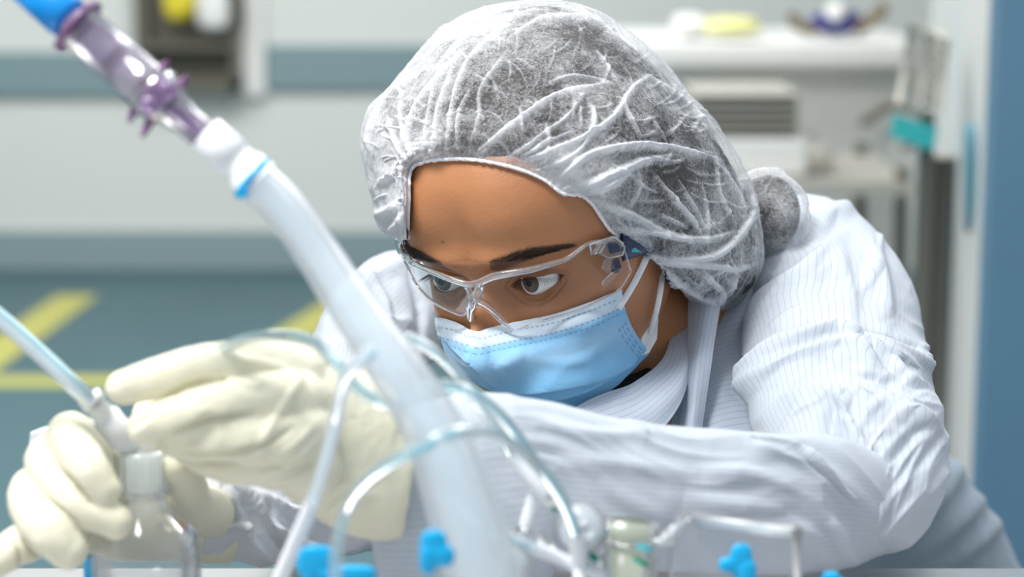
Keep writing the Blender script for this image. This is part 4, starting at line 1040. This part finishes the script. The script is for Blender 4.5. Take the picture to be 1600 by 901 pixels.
# chest between the neck and the arm, with the open collar
def sheet(name, rows, m, parent, nu=90, nv=60, th=.0015, rip=0.0, seed=0, uvs=(.12, .12), swap=False):
    """cloth sheet lofted through rows of (px,py,depth) points"""
    R_ = np.array([spl(r, nu) for r in rows]); G_ = pch(np.arange(len(rows)), R_, np.linspace(0, len(rows) - 1, nv))
    pos = CAMP + G_[..., 2:3] * (FW + (G_[..., 0:1] - 800) / FPX * RT + (450.5 - G_[..., 1:2]) / FPX * UP); pos = pos.reshape(-1, 3)
    f = grid_faces(nv, nu); n = normals(pos, f); n *= -np.sign((n * FW).sum(1))[:, None]
    pos = pos + n * (noise3(pos * 30, seed, 3) * rip)[:, None]
    uu, vv2 = np.meshgrid(np.linspace(0, uvs[0], nu), np.linspace(0, uvs[1], nv)); uv = np.stack([uu, vv2] if not swap else [vv2, uu], -1).reshape(-1, 2)
    o = mesh_obj(name, pos, f, m, parent, uvs=uv); solid(o, th); return o
sheet('chest_panel', [[(1060, 440, 1.30), (1130, 440, 1.28), (1195, 385, 1.29), (1260, 380, 1.31)], [(1062, 520, 1.26), (1085, 540, 1.235), (1150, 520, 1.235), (1260, 500, 1.26)], [(1060, 600, 1.22), (1085, 620, 1.20), (1145, 600, 1.20), (1260, 590, 1.22)], [(1040, 720, 1.19), (1090, 730, 1.17), (1150, 720, 1.17), (1260, 710, 1.18)]], M_COLLAR, GOWN, 110, 80, rip=.004, seed=41, uvs=(.10, .15), swap=True)
sheet('placket', [[(1078, 470, 1.225), (1105, 468, 1.215), (1128, 462, 1.22)], [(1074, 560, 1.20), (1088, 575, 1.185), (1112, 560, 1.19)], [(1060, 690, 1.175), (1076, 700, 1.165), (1092, 700, 1.17)]], M_COLLAR, GOWN, 40, 70, rip=.002, seed=43, uvs=(.03, .12))
# standing collar turned outwards
sheet('collar', [[(1060, 452, 1.275), (1052, 500, 1.235), (1036, 560, 1.20), (990, 598, 1.175), (925, 622, 1.155), (860, 660, 1.145)], [(1076, 462, 1.262), (1078, 520, 1.22), (1062, 590, 1.18), (1010, 640, 1.16), (950, 668, 1.15), (880, 690, 1.14)], [(1082, 470, 1.258), (1084, 540, 1.215), (1070, 610, 1.178), (1035, 670, 1.16), (980, 700, 1.155), (900, 720, 1.15)]], M_COLLAR, GOWN, 110, 50, rip=.0025, seed=47, uvs=(.16, .045), swap=True)
M_BLACK = plain('black_cotton', (0.008, 0.008, 0.010), .8, 600, .3)
sheet('undershirt', [[(1050, 545, 1.24), (1010, 575, 1.215), (960, 592, 1.20), (900, 600, 1.19)], [(1050, 600, 1.23), (1010, 630, 1.20), (960, 650, 1.19), (900, 660, 1.18)]], M_BLACK, PERSON, 40, 20, rip=.001, seed=48)
# ------------------------------------------------------------------ gloved hands
def remesh(parts, vox, smooth=4):
    v, f = join(*parts); me = bpy.data.meshes.new('tmp'); me.from_pydata(v.tolist(), [], f); o = bpy.data.objects.new('tmp', me); COL.objects.link(o)
    m = o.modifiers.new('r', 'REMESH'); m.mode = 'VOXEL'; m.voxel_size = vox
    s = o.modifiers.new('s', 'SMOOTH'); s.factor = 0.5; s.iterations = smooth
    dg = bpy.context.evaluated_depsgraph_get(); me2 = bpy.data.meshes.new_from_object(o.evaluated_get(dg))
    n = len(me2.vertices); V = np.zeros(n * 3); me2.vertices.foreach_get('co', V)
    F = np.zeros(len(me2.loops), np.int32); me2.loops.foreach_get('vertex_index', F)
    bpy.data.objects.remove(o); bpy.data.meshes.remove(me); bpy.data.meshes.remove(me2)
    return V.reshape(-1, 3), F.reshape(-1, 4)
def finger(pts, r, n=40, k=20):
    """chain of (px,py,depth) with radius in mm, rounded tip"""
    c = spl([P(*p) for p in pts], n); rr = pch(np.arange(len(r)), r, np.linspace(0, len(r) - 1, n)) / 1000.
    v, f = tube(c, rr, k); tip, tf_ = ellips(c[-1], (rr[-1],) * 3, n=10); b_, bf_ = ellips(c[0], (rr[0],) * 3, n=10)
    return [(v, f), (tip, tf_), (b_, bf_)]
def hand(name, fingers, palm, folds, label_m=M_GLOVE, vox=.0013, seed=0):
    parts = []
    for pts, r in fingers: parts += finger(pts, r)
    for pts, r, df in palm:
        c = spl([P(*p) for p in pts], 50); rr = pch(np.arange(len(r)), r, np.linspace(0, len(r) - 1, 50)) / 1000.
        t = np.gradient(c, axis=0); t /= np.linalg.norm(t, axis=1, keepdims=True); N = -FW - t * (t @ -FW)[:, None]; N /= np.linalg.norm(N, axis=1, keepdims=True); B = np.cross(t, N)
        a = np.linspace(0, 2 * np.pi, 40, endpoint=False)
        v = c[:, None] + np.cos(a)[None, :, None] * N[:, None] * (rr * df)[:, None, None] + np.sin(a)[None, :, None] * B[:, None] * rr[:, None, None]
        parts.append((v.reshape(-1, 3), [tuple(q) for q in grid_faces(50, 40, cv=True)] + [tuple(range(40))[::-1], tuple(range(49 * 40, 50 * 40))]))
    v, f = remesh(parts, vox)
    n = normals(v, f)
    if ((v - v.mean(0)) * n).sum() < 0: n = -n
    v = v + n * (noise3(v * 45, seed, 3) * .0012 + noise3(v * 130, seed + 2, 3, ridged=True) * .00045)[:, None]
    v, d = crease(v, n, folds)
    return mesh_obj(name, v, f, label_m, PERSON)
L = lambda *p: [(x / 2.139, 480 + y / 2.139) for x, y in p]
LEFT = hand('glove', [
  ([(470, 585, .945), (400, 572, .935), (330, 576, .925), (255, 588, .92), (192, 606, .925)], [15, 13.5, 11.5, 9.8, 8.2]),
  ([(470, 630, .93), (400, 630, .918), (330, 640, .908), (275, 655, .905), (228, 668, .91)], [14, 12.5, 11, 9.6, 8]),
  ([(480, 680, .925), (410, 682, .915), (345, 685, .91), (300, 690, .915), (268, 690, .925)], [14, 12, 10.5, 9.4, 7.6]),
  ([(490, 730, .93), (420, 725, .925), (360, 722, .93), (315, 712, .94), (290, 700, .95)], [13, 11, 9.5, 8.4, 7]),
  ([(470, 640, .975), (380, 630, .985), (300, 635, .985), (235, 648, .975)], [15, 12, 10.5, 9]),
 ], [([(420, 650, .94), (470, 660, .945), (530, 690, .95), (590, 728, .953), (640, 734, .955)], [24, 31, 34.5, 34, 31.5], [.5])],
 [(L((440,400),(520,330),(640,260),(760,235)), 4.5, -5.2, .2), (L((540,450),(640,400),(760,370),(850,350)), 4.5, -5.2, .2), (L((570,480),(700,500),(860,470),(980,400)), 4.5, -4.4, .2),
  (L((700,150),(800,170),(960,210),(1040,300)), 9, 1.8, .3), (L((860,480),(900,400),(960,300),(1010,230)), 7, 2.2, .4), (L((920,500),(1000,440),(1060,380)), 7, 2, .3), (L((860,560),(960,520),(1060,440)), 7, 2.4, .4), (L((880,600),(1000,560),(1100,500)), 6, 1.8, .3),
  (L((660,380),(700,360),(740,370)), 4, -1.2, .2), (L((800,240),(850,260),(900,240)), 4, 1.4, .2), (L((1000,620),(1100,600),(1200,560)), 8, 2, .3), (L((1080,700),(1150,640),(1250,620)), 8, 2.2, .3)],
 seed=2)
R2 = lambda *p: [(x / 3.453, 640 + y / 3.453) for x, y in p]
RIGHT = hand('glove', [
  ([(150, 700, .985), (112, 678, .965), (112, 690, .945), (135, 728, .93), (158, 765, .928)], [10, 10.5, 10.5, 10, 8.8]),
  ([(130, 750, .99), (78, 712, .965), (78, 735, .945), (120, 785, .93), (180, 815, .93)], [10, 10, 10.2, 9.8, 7.6]),
  ([(120, 800, .99), (55, 765, .96), (52, 790, .94), (78, 830, .925), (108, 860, .925)], [10, 10.5, 11, 10.5, 9]),
  ([(110, 830, .98), (60, 838, .955), (20, 858, .94), (-15, 880, .935)], [10, 9.5, 9, 8]),
  ([(330, 800, 1.02), (305, 790, 1.0), (292, 755, .98), (275, 728, .965)], [12, 10.5, 9, 7.8]),
 ], [([(120, 770, .995), (200, 790, 1.01), (280, 805, 1.025), (370, 815, 1.04)], [26, 28, 24, 22], [.45])],
 [(R2((275,290),(370,370),(450,460),(520,530)), 4, -3.6, .2), (R2((190,440),(330,540),(440,640)), 4, -3.4, .2), (R2((120,690),(200,770),(290,830)), 4, -2, .2), (R2((60,660),(110,740),(130,880)), 5, -2, .2)], seed=6)
# ------------------------------------------------------------------ bottle, tubing and fittings
M_GLASS = clear('bottle_glass', (0.99, 0.995, 1), 0.05, 0.10, (0.88, 0.90, 0.92), 0.40, 0.55)
M_LIQ = clear('clear_liquid', (0.97, 0.985, 0.985), 0.03, 0.1, (0.8, 0.8, 0.8), 0.1)
M_PURP = clear('purple_tinted_plastic', (0.93, 0.90, 0.96), 0.25, 0.12, (0.66, 0.58, 0.72), 0.30, 0.5)
M_PURPD = plain('purple_plastic', (0.20, 0.10, 0.22), 0.35)
M_PURPL = clear('lilac_plastic', (0.8, 0.7, 0.85), 0.55, 0.15, (0.50, 0.36, 0.60), 0.4)
M_BLUE = plain('bright_blue_plastic', (0.0, 0.27, 0.75), 0.35)
M_CYAN = plain('cyan_clamp', (0.0, 0.42, 0.80), 0.35)
M_FROST = clear('frosted_silicone', (0.93, 0.97, 1.0), 0.42, 0.3, (0.93, 0.97, 1.0), 0.25, 0.45)
M_SIL = clear('clear_silicone', (0.90, 0.96, 0.98), 0.16, 0.15, (0.76, 0.90, 0.94), 0.35, 0.6)
M_WPL = plain('white_nylon', (0.86, 0.89, 0.93), 0.4)
M_WTR = clear('milky_plastic', (0.95, 0.98, 1), 0.6, 0.3, (0.84, 0.90, 0.94), 0.4)
M_STRIPE = plain('teal_stripe', (0.02, 0.42, 0.52), 0.4); M_GREEN = plain('green_plastic', (0.0, 0.25, 0.17), 0.4)
M_CREAM = clear('cream_plastic', (0.93, 0.95, 0.88), 0.5, 0.2, (0.78, 0.83, 0.70), 0.4)
M_INK = plain('black_rubber', (0.02, 0.015, 0.025), 0.5)
def ax(p0, p1, prof, n=40):
    """turned shape between two seen points; profile in (fraction of the length, radius px at that depth)"""
    a, b = P(*p0), P(*p1); L_ = np.linalg.norm(b - a); k = p0[2] / FPX
    return lathe(a, b, [(s * L_, r * k) for s, r in prof], n)

# --- bottle
BD = 0.965
b0 = P(222, 915, BD); 
bt = P(222, 700, BD); base_z = TZ
bx, by = b0[0], b0[1]
def bz(py): return at_y(222, py, bt[1])[2]
bx, by = bt[0], bt[1]
bot = thing('glass_bottle', 'small clear glass bottle with a ribbed translucent cap held in both gloved hands', 'bottle', (bx, by, TZ))
k_ = BD / FPX
zs_, zn, zc0, zc1 = bz(842), bz(782), bz(757), bz(700)
prof = [(TZ + .001, .5), (TZ + .001, 78 * k_), (TZ + .004, 86 * k_), (zs_ - .004, 87 * k_), (zs_ + .004, 82 * k_), (bz(815), 66 * k_), (bz(795), 46 * k_), (zn, 38 * k_), (zc0, 36 * k_)]
prof[0] = (TZ + .001, 0.0001)
v, f = lathe((bx, by, 0), (bx, by, 1), prof, 64, cap=False); o = mesh_obj('glass_body', v, f, M_GLASS, bot)
v, f = lathe((bx, by, 0), (bx, by, 1), [(z_, max(r_ - .0022, .0001)) for z_, r_ in prof[2:]], 64, cap=False); mesh_obj('inner_wall', v, f, M_GLASS, bot)
lv = TZ + (zs_ - TZ) * .55
v, f = lathe((bx, by, 0), (bx, by, 1), [(TZ + .003, 80 * k_), (lv, 82 * k_)], 48); mesh_obj('liquid', v, f, M_LIQ, bot)
n = 96; a = np.linspace(0, 2 * np.pi, n, endpoint=False)
rib = 1 + .03 * (np.sin(a * 24) > 0)
V = []
for z, r, ridge in ((zc0 - .001, 43, 1), (zc0 + .004, 44.5, 1), (zc1 - .003, 44.5, 1), (zc1, 42, 0), (zc1 + .0005, 24, 0), (zc1 + .0005, .1, 0)):
    rr_ = r * k_ * (rib if ridge else 1)
    V.append(np.stack([bx + rr_ * np.cos(a), by + rr_ * np.sin(a), np.full(n, z)], -1))
mesh_obj('screw_cap', np.concatenate(V), grid_faces(6, n, cv=True), M_WTR, bot)
v, f = lathe((bx, by, 0), (bx, by, 1), [(bz(776), 40 * k_), (bz(770), 42 * k_), (bz(764), 40 * k_)], 48); mesh_obj('neck_ring', v, f, M_GLASS, bot)
v, f = lathe((bx - 84 * k_, by - .004, bz(915)), (bx - 84 * k_, by - .004, bz(860)), [(0, .0035), (.016, .0035)], 16); mesh_obj('blue_mark', v, f, M_CYAN, bot)

# --- tubes
def hose(name, pts, r, label, mat_, cat='tube', group='clear tubing in the foreground', stripe=None, cover=None, n=90, parent=None):
    c = spl([P(*p) for p in pts], n); d = np.mean([p[2] for p in pts]); rr = r * d / FPX if not hasattr(r, '__len__') else pch(np.arange(len(r)), r, np.linspace(0, len(r) - 1, n)) * d / FPX
    t = thing(name, label, cat, c[0], group) if parent is None else parent
    v, f = tube(c, rr, 24, cap=False); o = mesh_obj('tube_wall', v, f, mat_, t); 
    v, f = tube(c, rr * .55, 20, cap=False); mesh_obj('tube_bore', v, f, mat_, t)
    if stripe:
        tt, N_, B_ = frames(c); 
        for s0, s1, sd in stripe:
            i0, i1 = int(s0 * (n - 1)), int(s1 * (n - 1)) + 1
            w = FW + 0; dirn = np.cross(tt, FW); dirn /= np.linalg.norm(dirn, axis=1, keepdims=True)
            cc = c + dirn * (np.ones(n) * rr)[:, None] * .62 * sd - FW * np.mean(rr) * .35
            v, f = tube(cc[i0:i1], np.mean(rr) * .30, 10); mesh_obj('teal_stripe', v, f, M_STRIPE, t)
    if cover:
        for s0, s1, k in cover:
            i0, i1 = int(s0 * (n - 1)), int(s1 * (n - 1)) + 1
            v, f = tube(c[i0:i1], np.mean(rr) * k, 24); mesh_obj('end_fitting', v, f, M_WPL, t)
    return t
big = hose('silicone_tube', [(405, 285, .85), (445, 325, .85), (500, 402, .85), (558, 490, .845), (618, 575, .84), (668, 655, .84), (706, 745, .84), (738, 840, .84), (760, 930, .84)], [35, 35, 36, 39, 43, 48, 54, 58, 60], 'wide frosted tube sweeping down from the purple filter past the face', M_FROST, group=None)
cl = ax((322, 209, .85), (405, 285, .85), [(0, 27), (0.0, 31), (.5, 33), (.52, 30), (.7, 30), (.72, 35), (1, 37)]); mesh_obj('white_collar', *cl, M_WPL, big)
mesh_obj('blue_tie', *ax((391, 276, .85), (399, 283, .85), [(0, 35), (0, 39), (1, 39), (1, 35)]), M_CYAN, big)
mesh_obj('tie_knot', *box(P(379, 300, .842), (.004, .004, .004)), M_CYAN, big, smooth=False)
hose('silicone_tube', [(-60, 452, .93), (0, 497, .93), (60, 550, .93), (110, 597, .93), (148, 632, .94)], 14, 'narrow clear tube running in from the left edge to the bottle cap', M_FROST, group=None, stripe=[(.0, 1, 1)])
nz = thing('bottle_connector', 'white nozzle connector between narrow tube and bottle cap', 'connector', P(175, 690, .955))
mesh_obj('flange', *ax((138, 618, .94), (150, 632, .94), [(0, 14), (0, 20), (1, 20), (1, 14)]), M_WPL, nz)
mesh_obj('nozzle', *ax((146, 628, .942), (205, 700, .96), [(0, 16), (.3, 19), (.32, 24), (.8, 24), (1, 14)]), M_WPL, nz)
mesh_obj('tip', *ax((205, 690, .958), (212, 703, .962), [(0, 9), (1, 9)]), M_SIL, nz)

# --- purple filter at the upper left
pf = thing('filter_capsule', 'purple tinted clear filter capsule with lugs and a blue end cap', 'filter', P(235, 150, .85))
A0 = np.array([60., -12.]); A1 = np.array([352., 240.])
def q(s): p = A0 + (A1 - A0) * s; return (p[0], p[1], .85)
mesh_obj('blue_cap', *ax(q(-.06), q(.17), [(0, 30), (0, 34), (.85, 36), (1, 33), (1, 10)]), M_BLUE, pf)
mesh_obj('cap_neck', *ax(q(.16), q(.22), [(0, 22), (1, 22)]), M_WPL, pf)
mesh_obj('disc_flange', *ax(q(.20), q(.225), [(0, 10), (0, 50), (1, 50), (1, 10)]), M_PURPD, pf)
mesh_obj('barrel', *ax(q(.225), q(.60), [(0, 37), (1, 39)]), M_PURP, pf)
mesh_obj('barrel_lining', *ax(q(.235), q(.59), [(0, 32), (1, 32)]), M_PURP, pf)
mesh_obj('plunger_ring', *ax(q(.40), q(.425), [(0, 8), (0, 31), (1, 31), (1, 8)]), M_INK, pf)
mesh_obj('locking_collar', *ax(q(.59), q(.70), [(0, 34), (0, 42), (.4, 44), (.6, 37), (1, 36), (1, 25)]), M_PURPL, pf)
for off, s_, cs in ((30, .64, 1), (-24, .655, 1)):
    dv = (A1 - A0) / np.linalg.norm(A1 - A0); nn = np.array([-dv[1], dv[0]]); c = A0 + (A1 - A0) * s_ + nn * off * .7
    mesh_obj('collar_boss', *ellips(P(c[0], c[1], .838), (.0042, .0034, .0042), n=14), M_PURPL, pf)
for s_, sg, ln in ((.60, 1, 62), (.68, 1, 66), (.58, -1, 52), (.68, -1, 54)):
    c0 = A0 + (A1 - A0) * s_ + nn * 32 * sg; c1 = A0 + (A1 - A0) * (s_ + (.02 if sg > 0 else 0)) + nn * ln * sg
    mesh_obj('locking_lug', *tube([P(c0[0], c0[1], .848), P(c1[0], c1[1], .848)], [.0024, .0011], 8), M_PURPD, pf)
mesh_obj('outlet', *ax(q(.70), q(.99), [(0, 31), (.25, 27), (.3, 25), (1, 24)]), M_PURP, pf)
mesh_obj('outlet_core', *ax(q(.72), q(.97), [(0, 14), (1, 12)]), M_PURPL, pf)
for sg in (1, -1):
    c0 = A0 + (A1 - A0) * .80 + nn * 14 * sg; c1 = A0 + (A1 - A0) * .95 + nn * 14 * sg
    mesh_obj('inner_rod', *tube([P(c0[0], c0[1], .85), P(c1[0], c1[1], .85)], .0012, 8), M_PURPD, pf)

# --- the loops of thin tubing
hose('silicone_tube', [(345, 546, .92), (385, 530, .90), (440, 524, .88), (490, 535, .87), (525, 568, .86), (552, 602, .86), (590, 626, .86), (625, 632, .86), (655, 612, .86)], 10, 'thin clear tube arching over the back of the upper glove', M_SIL, stripe=[(.05, .75, 1)])
hose('silicone_tube', [(585, 545, .812), (560, 566, .815), (538, 600, .825), (524, 660, .845), (506, 730, .85), (482, 800, .86), (458, 855, .87), (430, 920, .88)], 11, 'thin tube dropping past the glove cuff to the blue winged clamp', M_FROST, stripe=[(.0, .10, 1)], cover=[(.68, 1, 1.15)])
hose('silicone_tube', [(524, 925, .83), (526, 860, .83), (540, 800, .83), (572, 752, .815), (615, 720, .805), (660, 697, .80), (700, 678, .80), (740, 674, .81), (790, 688, .83), (838, 725, .85), (875, 775, .86), (898, 830, .87), (904, 880, .88)], 11, 'largest thin tube loop rising from the blue winged clamp and over to the right', M_SIL, stripe=[(.30, .46, -1), (.50, .60, -1), (.62, .93, 1)], cover=[(.93, 1, 1.1)])
hose('silicone_tube', [(618, 640, .87), (650, 612, .87), (690, 602, .87), (735, 613, .87), (782, 650, .88), (822, 700, .89), (850, 742, .90)], 10, 'thin tube arching above the largest loop beside the blue mask', M_SIL, stripe=[(.30, .48, -1), (.52, .98, 1)])
hose('silicone_tube', [(688, 722, .86), (706, 765, .86), (745, 808, .865), (800, 842, .87), (860, 866, .88), (930, 895, .89), (975, 915, .90)], 10, 'thin tube curving low inside the largest loop towards the bottom right', M_SIL, stripe=[(.02, .45, -1)], cover=[(.60, 1, 1.05)])
hose('silicone_tube', [(632, 525, .88), (672, 545, .88), (712, 580, .885), (745, 628, .89), (776, 668, .90), (800, 712, .91)], 9, 'faint thin tube lying behind the wide frosted tube below the face', M_SIL)
def fitting(name, label, cat, parts_, loc):
    t = thing(name, label, cat, loc)
    for nm, (v, f), m in parts_: mesh_obj(nm, v, f, m, t)
    return t
fitting('tube_adapter', 'long white tube adapter with a green tip, leaning in the largest loop', 'connector', [('barrel', ax((797, 704, .91), (866, 788, .91), [(0, 8), (.08, 12), (.9, 13), (1, 9)]), M_WPL), ('green_tip', ax((864, 785, .91), (872, 797, .91), [(0, 8), (1, 7)]), M_GREEN), ('green_end', ax((788, 692, .91), (799, 706, .91), [(0, 6), (1, 8)]), M_GREEN)], P(830, 750, .91))
fitting('tube_adapter', 'short upright white tube adapter beneath the long green-tipped one', 'connector', [('barrel', ax((837, 770, .92), (818, 838, .92), [(0, 9), (.1, 12), (.9, 12), (1, 8)]), M_WPL), ('collar', ax((822, 824, .92), (815, 848, .92), [(0, 15), (1, 15)]), M_WTR)], P(828, 800, .92))
# blue pinch clamps
def clampy(label, px, py, d, s=1.0, lobes=((-28, 0, 24, 26), (34, 10, 34, 16)), group=None):
    t = thing('pinch_clamp', label, 'clamp', P(px, py, d))
    k = d / FPX
    for i, (ox, oy, rx, ry) in enumerate(lobes):
        v, f = ellips((0, 0, 0), (1, 1, 1), n=18); v = np.sign(v) * np.abs(v) ** .75
        mesh_obj('wing', v * [rx * k, 8 * k, ry * k] + P(px + ox, py + oy, d), f, M_CYAN, t)
    mesh_obj('hinge', *ax((px - 10, py + 12, d), (px + 12, py + 12, d), [(0, 7), (1, 7)]), M_CYAN, t); return t
clampy('bright blue winged clamp low on the thin tubes below the glove', 502, 882, .85, lobes=((-6, -2, 32, 30), (48, 14, 38, 14)))
clampy('bright blue wedge clamp standing between the wide tube and the lower loop', 681, 862, .80, lobes=((-3, -8, 22, 28), (8, 6, 22, 18), (-12, 12, 14, 24)))
clampy('bright blue stopcock handle on the clear chamber to the lower right', 1150, 876, .88, lobes=((8, 0, 18, 28), (-12, 6, 15, 12), (18, 18, 14, 22)))
clampy('small bright blue clamp tip at the bottom edge right of the clear chamber', 1298, 902, .9, lobes=((0, 0, 14, 10), (8, 8, 14, 8)))
# pale fittings along the bottom
fitting('valve_body', 'pale round valve body with a hub at the end of the largest loop', 'valve', [('wheel', ax((905, 822, .90), (912, 826, .88), [(0, 8), (0, 36), (1, 36), (1, 8)]), M_WTR), ('hub', ax((908, 824, .90), (918, 830, .86), [(0, 13), (1, 11)]), M_WTR), ('spout', ax((890, 800, .9), (858, 770, .9), [(0, 13), (1, 9)]), M_WTR), ('stem', ax((903, 832, .88), (906, 905, .88), [(0, 10), (1, 10)]), M_WPL)], P(908, 824, .9))
fitting('tube_manifold', 'cream translucent manifold block with green rings', 'manifold', [('block', ax((985, 812, .9), (978, 915, .9), [(0, 36), (.02, 46), (.35, 48), (.36, 40), (.5, 40), (.52, 48), (1, 48)]), M_CREAM), ('green_ring', ax((931, 866, .885), (925, 874, .885), [(0, 9), (1, 9)]), M_GREEN), ('green_ring', ax((1003, 874, .87), (1000, 881, .87), [(0, 13), (1, 13)]), M_GREEN), ('green_ring', ax((938, 838, .885), (936, 845, .885), [(0, 6), (1, 6)]), M_GREEN), ('teal_ring', ax((1008, 852, .87), (1006, 858, .87), [(0, 13), (1, 13)]), M_STRIPE), ('side_port', ax((1020, 850, .89), (1055, 842, .89), [(0, 8), (1, 6)]), M_WTR)], P(980, 890, .9))
fitting('luer_cap', 'small milky cap near the bottom edge left of the valve body', 'cap', [('cap', ax((815, 858, .9), (790, 900, .9), [(0, 14), (.1, 26), (.7, 30), (1, 22)]), M_WTR), ('skirt', ax((862, 846, .91), (846, 858, .91), [(0, 22), (1, 16)]), M_WTR)], P(805, 880, .9))
# clear chamber at the lower right
ch = thing('clear_chamber', 'clear plastic chamber lying in front of the elbow, with a grey corner joint', 'chamber', P(1150, 880, .9))
R_ = np.stack([RT * .995 + UP * -.09, FW, UP * .995 + RT * .09], 1)
M_CHAM = clear('chamber_plastic', (0.96, 0.97, 0.98), 0.10, 0.06, (0.80, 0.83, 0.86), 0.4)
o = mesh_obj('chamber_wall', *box(P(1148, 868, .9), (.056, .022, .034), R_), M_CHAM, ch, smooth=False); bevel(o, .004, 3)
mesh_obj('upper_rail', *tube([P(1080, 812, .885), P(1160, 822, .885), P(1240, 832, .885)], .0024, 10), M_WTR, ch)
mesh_obj('corner_joint', *tube([P(1240, 826, .884), P(1244, 850, .884), P(1246, 905, .884)], .0017, 10), plain('grey_joint', (.35, .35, .36), .4), ch)
mesh_obj('spout', *ax((1075, 806, .89), (1040, 842, .89), [(0, 6), (1, 10)]), M_WTR, ch)
# white wipe behind the bottle hand
sheet_ = [[(48, 676, 1.0), (80, 664, 1.0), (140, 655, 1.0), (190, 660, 1.0)], [(44, 715, 1.005), (80, 710, 1.0), (130, 715, 1.0), (190, 720, 1.0)], [(46, 760, 1.01), (80, 770, 1.0), (130, 790, 1.0), (190, 800, 1.0)]]
M_WIPE = plain('white_wipe', (.86, .89, .93), .7, 300, .3)
sheet('white_wipe', sheet_, M_WIPE, None, 40, 30, rip=.003, seed=61)
tag(bpy.data.objects['white_wipe'], 'folded white wipe showing behind the curled fingers of the lower glove', 'wipe')
